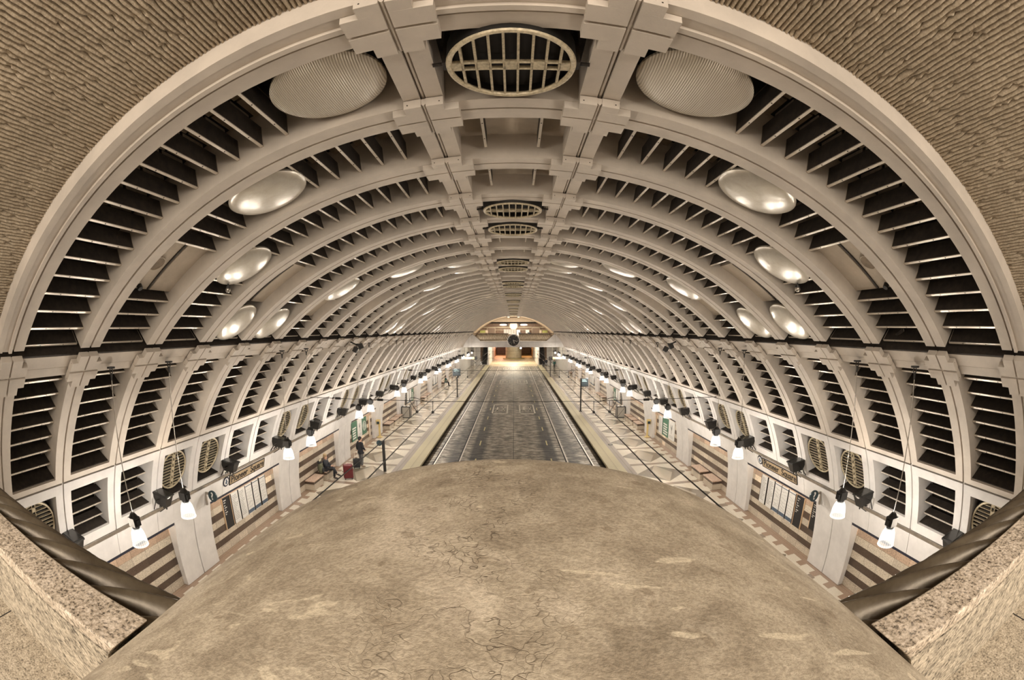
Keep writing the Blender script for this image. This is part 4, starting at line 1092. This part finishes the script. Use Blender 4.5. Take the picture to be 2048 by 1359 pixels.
person('person in dark teal clothes seated on a far left bench', (-9.3, 60.4, 0), R_(-70),
       {'pz': .60, 'Lkn': (-.12, .42, .50), 'Lan': (-.12, .44, .09), 'Rkn': (.12, .42, .50), 'Ran': (.12, .44, .09), 'Lel': (-.25, .1, .82), 'Lwr': (-.12, .30, .72), 'Rel': (.25, .1, .82), 'Rwr': (.12, .30, .72)}, TEALC, TBLK, HBLK, SHO)

REDS = plain('glossy_dark_red_shell', (.10, .008, .012), .3, var=.15, vscale=20)
BLKS = plain('black_luggage_fabric', (.016, .016, .018), .7)
def suitcase(lab, loc, rz, w, d, hh, mat, tele, mark):
    o = thing('suitcase', lab, 'suitcase', loc, rz, 'suitcases')
    m = M(); m.box(-w / 2, w / 2, -d / 2, d / 2, .07, hh); b_ = m.build('shell', [mat], o); b = b_.modifiers.new('bevel', 'BEVEL'); b.width = .05; b.segments = 4
    m = M()
    for i in range(5): m.box(-w * .40 + i * w * .18, -w * .40 + i * w * .18 + .025, -d / 2 - .008, d / 2 + .008, .12, hh - .07)
    m.build('ribs', [mat], KIDS[o.name][0])
    m = M()
    for sx in (-1, 1):
        for sy in (-1, 1): m.cyl((sx * w * .38 - .015, sy * d * .36, .035), (sx * w * .38 + .015, sy * d * .36, .035), .035, n=12)
    m.build('wheels', [RUBBER], o)
    m = M(); m.tube([(-.07, 0, hh - .01), (-.06, 0, hh + .045), (.06, 0, hh + .045), (.07, 0, hh - .01)], .013, 8)
    m.build('carry_handle', [mark], o)
    if tele:
        m = M()
        for q in (-.09, .09): m.cyl((q, d * .3, hh - .02), (q, d * .3, tele), .010, n=8)
        m.cyl((-.10, d * .3, tele), (.10, d * .3, tele), .016, n=8); m.build('telescopic_handle', [EDGE], o)
suitcase('big dark red hard-shell suitcase on the left platform', (-8.42, 20.75, 0), R_(28), .50, .34, .80, REDS, None, plain('pink_tag', (.55, .28, .26), .5))
suitcase('small black wheeled suitcase held by the standing person', (-8.62, 22.62, 0), R_(20), .40, .27, .56, BLKS, .93, IRON)
OLIV = plain('olive_pack_cloth', (.085, .085, .05), .85, var=.4, vscale=14)
o = thing('backpack', 'bulky olive and black backpack on the bench behind the seated person', 'backpack', (-9.62, 19.92, .47), R_(-80))
m = M(); m.ell((0, 0, .30), .21, .15, .31, 20, 12); m.build('sack', [OLIV], o, smooth=180)
m = M(); m.ell((0, .14, .20), .14, .07, .15, 14, 8); m.ell((0, -.03, .58), .17, .13, .08, 14, 8); m.build('pockets', [BLKS], o, smooth=180)
m = M(); m.ell((.02, .02, .70), .20, .06, .06, 14, 8); m.build('rolled_mat', [plain('pale_mat', (.34, .31, .22), .8)], o, smooth=180)

# ------------------------------------------------------------------ far end: mezzanine, clock, escalators, tunnel mouths
ye = YE - .1
FARC = plain('far_cream_paint', (.56, .47, .36), .6, var=.08, vscale=2)
PALEC = plain('pale_tunnel_floor', (.50, .43, .31), .6, var=.2, vscale=1.5)
STONE = plain('pale_stone_pier', (.44, .38, .27), .6, var=.2, vscale=1.2)
BRW = plain('brown_wall_tiles', (.20, .125, .08), .45, var=.35, vscale=3)
m = M(); m.box(-9.4, 9.4, ye, ye + .7, 4.67, 5.72); m.box(-9.3, 9.3, ye - .04, ye, 4.67, 5.52); struct(m.build('beam', [WHITEC]))
m = M()
for s in (-1, 1):
    pts = [(s * 5.64, 5.72), (s * 9.4, 5.72), (s * 8.2, 7.4), (s * 6.75, 7.4), (s * 7.10, 7.0)]
    b = len(m.v); m.v += [(x, ye, z) for x, z in pts] + [(x, ye + .7, z) for x, z in pts]; n = len(pts)
    m.face([b + i for i in range(n)]); m.face([b + n + i for i in range(n)][::-1])
    for i in range(n): j = (i + 1) % n; m.face((b + i, b + j, b + n + j, b + n + i))
struct(m.build('wall_front', [WHITEC]))
m = M(); m.box(-9.5, 9.5, ye + .2, 98.5, 5.1, 5.55); m.box(-9.5, 9.5, ye + .7, 98.5, 4.67, 5.1); struct(m.build('floor', [GRANF]))
m = M(); m.arc(-62, 62, ye + .2, 92, 9.95, 10.2); struct(m.build('ceiling', [FARC]))
m = M()
for s in (-1, 1): m.arc(s * 4.3, s * 6.5, ye, 91, 9.72, 10.0)
struct(m.build('trim_4', [FARC]))
m = M(); m.box(-9.5, 9.5, 90, 90.3, 5.5, 10.2, 0); struct(m.build('wall_back', [BRW]))
m = M(); m.box(-5.2, 5.2, 89.2, 90, 9.2, 10.1, 0); m.box(-7, 7, 89.4, 90, 8.92, 9.2, 1); struct(m.build('soffit', [FARC, BACK]))
m = M(); m.box(-7, 7, 89.94, 90, 8.0, 8.25, 0); m.box(-7, 7, 89.94, 90, 7.55, 7.68, 0); struct(m.build('trim_5', [STONE]))
for s in (-1, 1):
    o = thing('door_%d' % (1 if s < 0 else 2), None, None); o['kind'] = 'structure'
    cx = s * 4.5
    m = M(); m.box(cx - .75, cx + .75, 89.86, 89.95, 5.55, 8.0); m.build('leaf', [plain('brown_door_leaf', (.26, .19, .14), .5)], o)
    m = M(); m.box(cx - .85, cx - .75, 89.82, 89.95, 5.55, 8.1); m.box(cx + .75, cx + .85, 89.82, 89.95, 5.55, 8.1); m.box(cx - .85, cx + .85, 89.82, 89.95, 8.0, 8.12); m.build('frame', [FARC], o)
    o = thing('wall_lamp', 'bright elongated wall lamp on the far mezzanine, %s of the centre dome light' % SIDE[s], 'lamp', (s * 2.05, 89.6, 8.64), group='far mezzanine lamps')
    m = M(); m.ell((0, 0, 0), .75, .12, .19, 18, 8); m.build('diffuser', [emit('far_diffuser', (1, .88, .70), 1.6)], o, smooth=180)
    m = M(); m.box(-.1 - s * .85, .1 - s * .85, -.1, .3, -.2, .2); m.build('end_box', [IRON], o)
    o = thing('ticket_counter', 'pale counter with a small green sign at the %s end of the far mezzanine' % SIDE[s], 'counter', (s * 6.0, 86.5, 5.55))
    m = M(); m.box(-.8, .8, -.3, .3, 0, 1.5); m.box(-s * .8 - .2, -s * .8 + .2, -.3, .3, 0, 2.0); m.build('body', [FARC], o)
    m = M(); m.box(-.45, .55, -.33, -.28, 1.5, 1.95); m.build('sign_panel', [plain('yellow_green_panel', (.40, .42, .14), .5)], o)
o = thing('dome_light', 'half-round glowing wall light in the middle of the far mezzanine wall', 'lamp', (0, 89.8, 8.45))
m = M(); m.lathe([(.80, -.05), (.76, .05), (.4, .14)], (0, 0, 0), (0, -1, 0), n=32, sx=1); m.build('diffuser', [emit('warm_dome', (1, .78, .60), .5)], o, smooth=60)
for i in range(5):
    m = M(); m.box(-1.95 + i * .5, -1.5 + i * .5, 89.7, 89.8, 6.75, 7.75)
    tag(m.build('wall_poster', [PAPER]), 'white notice on the far mezzanine wall above the clock, %s of five' % ORD[i], 'poster', 'mezzanine notices')
for i, x in enumerate((.95, 2.75)):
    o = thing('ticket_machine', 'white ticket machine on the far mezzanine, %s right of the clock' % ('just' if i == 0 else 'further'), 'ticket machine', (x, 88.8, 5.55), group='ticket machines')
    m = M(); m.box(-.35, .35, -.3, .3, 0, 2.1); m.build('body', [WHITEP], o); m = M(); m.box(-.28, .28, -.34, -.3, 1.35, 1.6, mat=Matrix.Rotation(.2, 4, 'Y')); m.build('screen', [BLUEP], o)
for s in (-1, 1):
    m = M(); nx, nt_, rho, ns, pit = 700, 28, .62, 5, 1.5
    for i in range(nx + 1):
        x = .9 + 6.0 * i / nx; rr = rho * min(1, max(.25, (7.0 - x) / .9))
        for j in range(nt_):
            t = 2 * PI * j / nt_; f_ = abs(math.sin(((t * ns + 2 * PI * ns * x / pit) % (2 * PI)) / 2)) ** .6
            r = rr * (.74 + .26 * f_); m.v.append((s * x, ye + .55 + .8 * r * math.cos(t), 6.36 + r * math.sin(t)))
    for i in range(nx):
        for j in range(nt_): k2 = (j + 1) % nt_; m.face((i * nt_ + j, i * nt_ + k2, (i + 1) * nt_ + k2, (i + 1) * nt_ + j))
    m.face([j for j in range(nt_)]); m.face([nx * nt_ + j for j in range(nt_)][::-1])
    tag(m.build('rope_moulding', [plain('lit_bronze_moulding', (.58, .47, .34), .4, .1)], smooth=60), 'far lit rope moulding to the %s of the distant clock' % SIDE[s], 'rope moulding', 'far rope mouldings')  # light falling on the far rope is put into this paler colour
    m = M(); m.box(min(s * .9, s * 7.1), max(s * .9, s * 7.1), ye + .35, ye + .75, 6.93, 7.03)
    tag(m.build('far_coping', [plain('dark_brown_coping', (.10, .06, .035), .5)]), 'dark brown coping above the far %s rope moulding' % SIDE[s], 'coping', 'far copings')
o = thing('station_clock', 'round dark station clock of broken stone and metal pieces on the far balcony', 'clock', (0, ye - .1, 5.82))
m = M(); m.lathe([(.93, -.12), (1.08, -.10), (1.10, .0), (1.10, 1.6)], (0, 0, 0), (0, 1, 0), n=56, cap0=False); m.build('drum', [WHITEC], o, smooth=40)
m = M(); m.lathe([(.95, -.06), (.95, .1)], (0, 0, 0), (0, 1, 0), n=48); m.build('face', [plain('dark_clock_face', (.012, .010, .008), .5)], o)
m = M(); r = random.Random(5)
for i in range(12):
    a = i * PI / 6; rr = .72 + r.random() * .18
    m.box(-.05, .05, -.12, -.06, -.11 - .1 * r.random(), .11, r.randrange(3), mat=Matrix.Rotation(a, 4, 'Y') @ Matrix.Translation((0, 0, rr)) @ Matrix.Rotation(r.random() - .5, 4, 'Y'))
for i in range(26):
    a = r.random() * 6.28; rr = r.random() * .62; q = .03 + .06 * r.random()
    m.box(-q, q, -.10, -.06, -q * .5, q * .5, r.randrange(3), mat=Matrix.Rotation(a, 4, 'Y') @ Matrix.Translation((0, 0, rr)) @ Matrix.Rotation(r.random() * 3, 4, 'Y'))
m.build('hour_markers', [plain('stone_chip', (.16, .14, .11), .5), plain('brown_chip', (.10, .07, .045), .5), IRON], o)
m = M(); m.box(-.02, .02, -.15, -.12, -.12, .72, mat=Matrix.Rotation(1.85, 4, 'Y')); m.build('minute_hand', [EDGE], o)
m = M(); m.box(-.03, .03, -.15, -.12, -.1, .48, mat=Matrix.Rotation(2.9, 4, 'Y')); m.build('hour_hand', [EDGE], o)
m = M()
for s in (-1, 1): m.box(min(s * 9.3, s * 9.92), max(s * 9.3, s * 9.92), ye, 98, 0, 4.7, 0)
struct(m.build('wall_back', [WHITEC]))
for s in (-1, 1):
    m = M(); lo, hi = sorted((s * 7.3, s * 9.9)); m.box(lo, hi, 98.2, 98.6, 0, 4.67, 0); lo, hi = sorted((s * 5.45, s * 5.65)); m.box(lo, hi, 97.6, 128, -.35, 4.67, 0)
    struct(m.build('wall_back', [WHITEC]))
    m = M(); m.cyl((s * 8.5, 96.5, 0), (s * 8.5, 96.5, 4.67), .22, n=20)
    tag(m.build('column', [WHITEP], smooth=40), 'slim white column under the far mezzanine on the %s platform' % SIDE[s], 'column', 'far columns')
    e = thing('escalator', 'dark escalator rising at the far end of the %s platform' % SIDE[s], 'escalator', (s * 6.45, 98.4, 0), group='escalators')
    m = M()
    for i in range(24): m.box(-.52, .52, i * .38, i * .38 + .40, max(0, i * .21 - .5), .12 + i * .21)
    m.build('steps', [plain('dark_steps', (.05, .045, .04), .5, .4)], e)
    for q in (-1, 1):
        m = M(); b = len(m.v); pr = [(0, 0), (9.2, 5.0), (9.2, 6.0), (0, 1.0)]
        m.hexa([(q * .62 - .05, pr[0][0], pr[0][1]), (q * .62 + .05, pr[0][0], pr[0][1]), (q * .62 + .05, pr[1][0], pr[1][1]), (q * .62 - .05, pr[1][0], pr[1][1]), (q * .62 - .05, pr[3][0], pr[3][1]), (q * .62 + .05, pr[3][0], pr[3][1]), (q * .62 + .05, pr[2][0], pr[2][1]), (q * .62 - .05, pr[2][0], pr[2][1])])
        m.build('balustrade', [STEEL], e)
m = M(); m.box(-12, 12, 98.4, 130, 4.67, 5.0); struct(m.build('ceiling', [FARC]))
m = M(); m.box(-13, 13, 112, 112.3, 0, 10, 0) if False else None
m.box(-12, -5.65, 108, 108.3, 0, 6, 0); m.box(5.65, 12, 108, 108.3, 0, 6, 0); struct(m.build('wall_back', [BRW]))
m = M(); prof = [(-2.2, 150), (-2.2, 124.2)] + [(-2.2 * math.cos(t), 124.2 - 2.2 * math.sin(t)) for t in [i * PI / 16 for i in range(1, 16)]] + [(2.2, 124.2), (2.2, 150)]
b = 0; n = len(prof); m.v += [(x, y, -.4) for x, y in prof] + [(x, y, 4.8) for x, y in prof]
for i in range(n - 1): m.face((i, i + 1, n + i + 1, n + i))
m.face([i for i in range(n)]); m.face([n + i for i in range(n)][::-1])
struct(m.build('tunnel_pier', [STONE], smooth=40))
m = M(); m.lathe([(3.0, -.36), (3.0, -.18), (2.8, -.16)], (0, 124.2, 0), n=40); tag(m.build('kerb', [PAINTY]), 'low yellowish rounded kerb around the foot of the tunnel pier', 'kerb')
m = M(); m.box(-8, 8, 150, 150.3, -1, 6); m.box(-6.2, -5.55, 126, 150, -.4, 5, 0); m.box(5.55, 6.2, 126, 150, -.4, 5, 0); struct(m.build('wall_back', [BRW]))
m = M(); m.box(-5.5, 5.5, 98.0, 150, -.40, -.344); struct(m.build('trackbed', [PALEC]))
m = M(); m.box(-12, 12, 126, 150.3, 4.7, 5.1); struct(m.build('ceiling', [BRW]))
lamp('left_tunnel_lamp', 'POINT', (-4.0, 128, 3.6), 500, (1, .50, .34), .25)
lamp('left_tunnel_lamp', 'POINT', (-4.0, 136, 3.4), 700, (1, .52, .34), .25)
lamp('right_tunnel_lamp', 'POINT', (4.2, 134, 3.4), 500, (1, .56, .24), .25)
lamp('tunnel_mouth_fill', 'POINT', (0, 108, 4.2), 1900, (1, .90, .70), .4)  # added light without a fixture, brightens the far floor and pier
for x, y, nm_, cc in ((-4.1, 124, 'rosy tunnel lamp glaring in the left tunnel mouth', (1, .62, .5)), (-3.1, 127, 'second rosy lamp glaring deeper in the left tunnel mouth', (1, .58, .46))):
    o = thing('tunnel_lamp', nm_, 'lamp', (x, y, 0), group='tunnel lamps'); m = M(); m.ell((0, 0, 3.6), .18, .10, .5); m.build('diffuser', [emit('rosy_lamp', cc, 9)], o, smooth=180); m = M(); m.cyl((0, 0, 4.05), (0, 0, 4.72), .03, n=8); m.build('stem', [IRON], o)
o = thing('signal_lamp', 'blue-white signal lamp glaring on the right edge of the tunnel pier', 'lamp', (1.95, 121.9, 2.7))
m = M(); m.ell((0, 0, 0), .20, .10, .20); m.build('lens', [emit('blue_white_lamp', (.80, .85, 1), 45)], o, smooth=180)
m = M(); m.box(-.28, .28, .05, .5, -.28, .28); m.build('housing', [IRON], o)
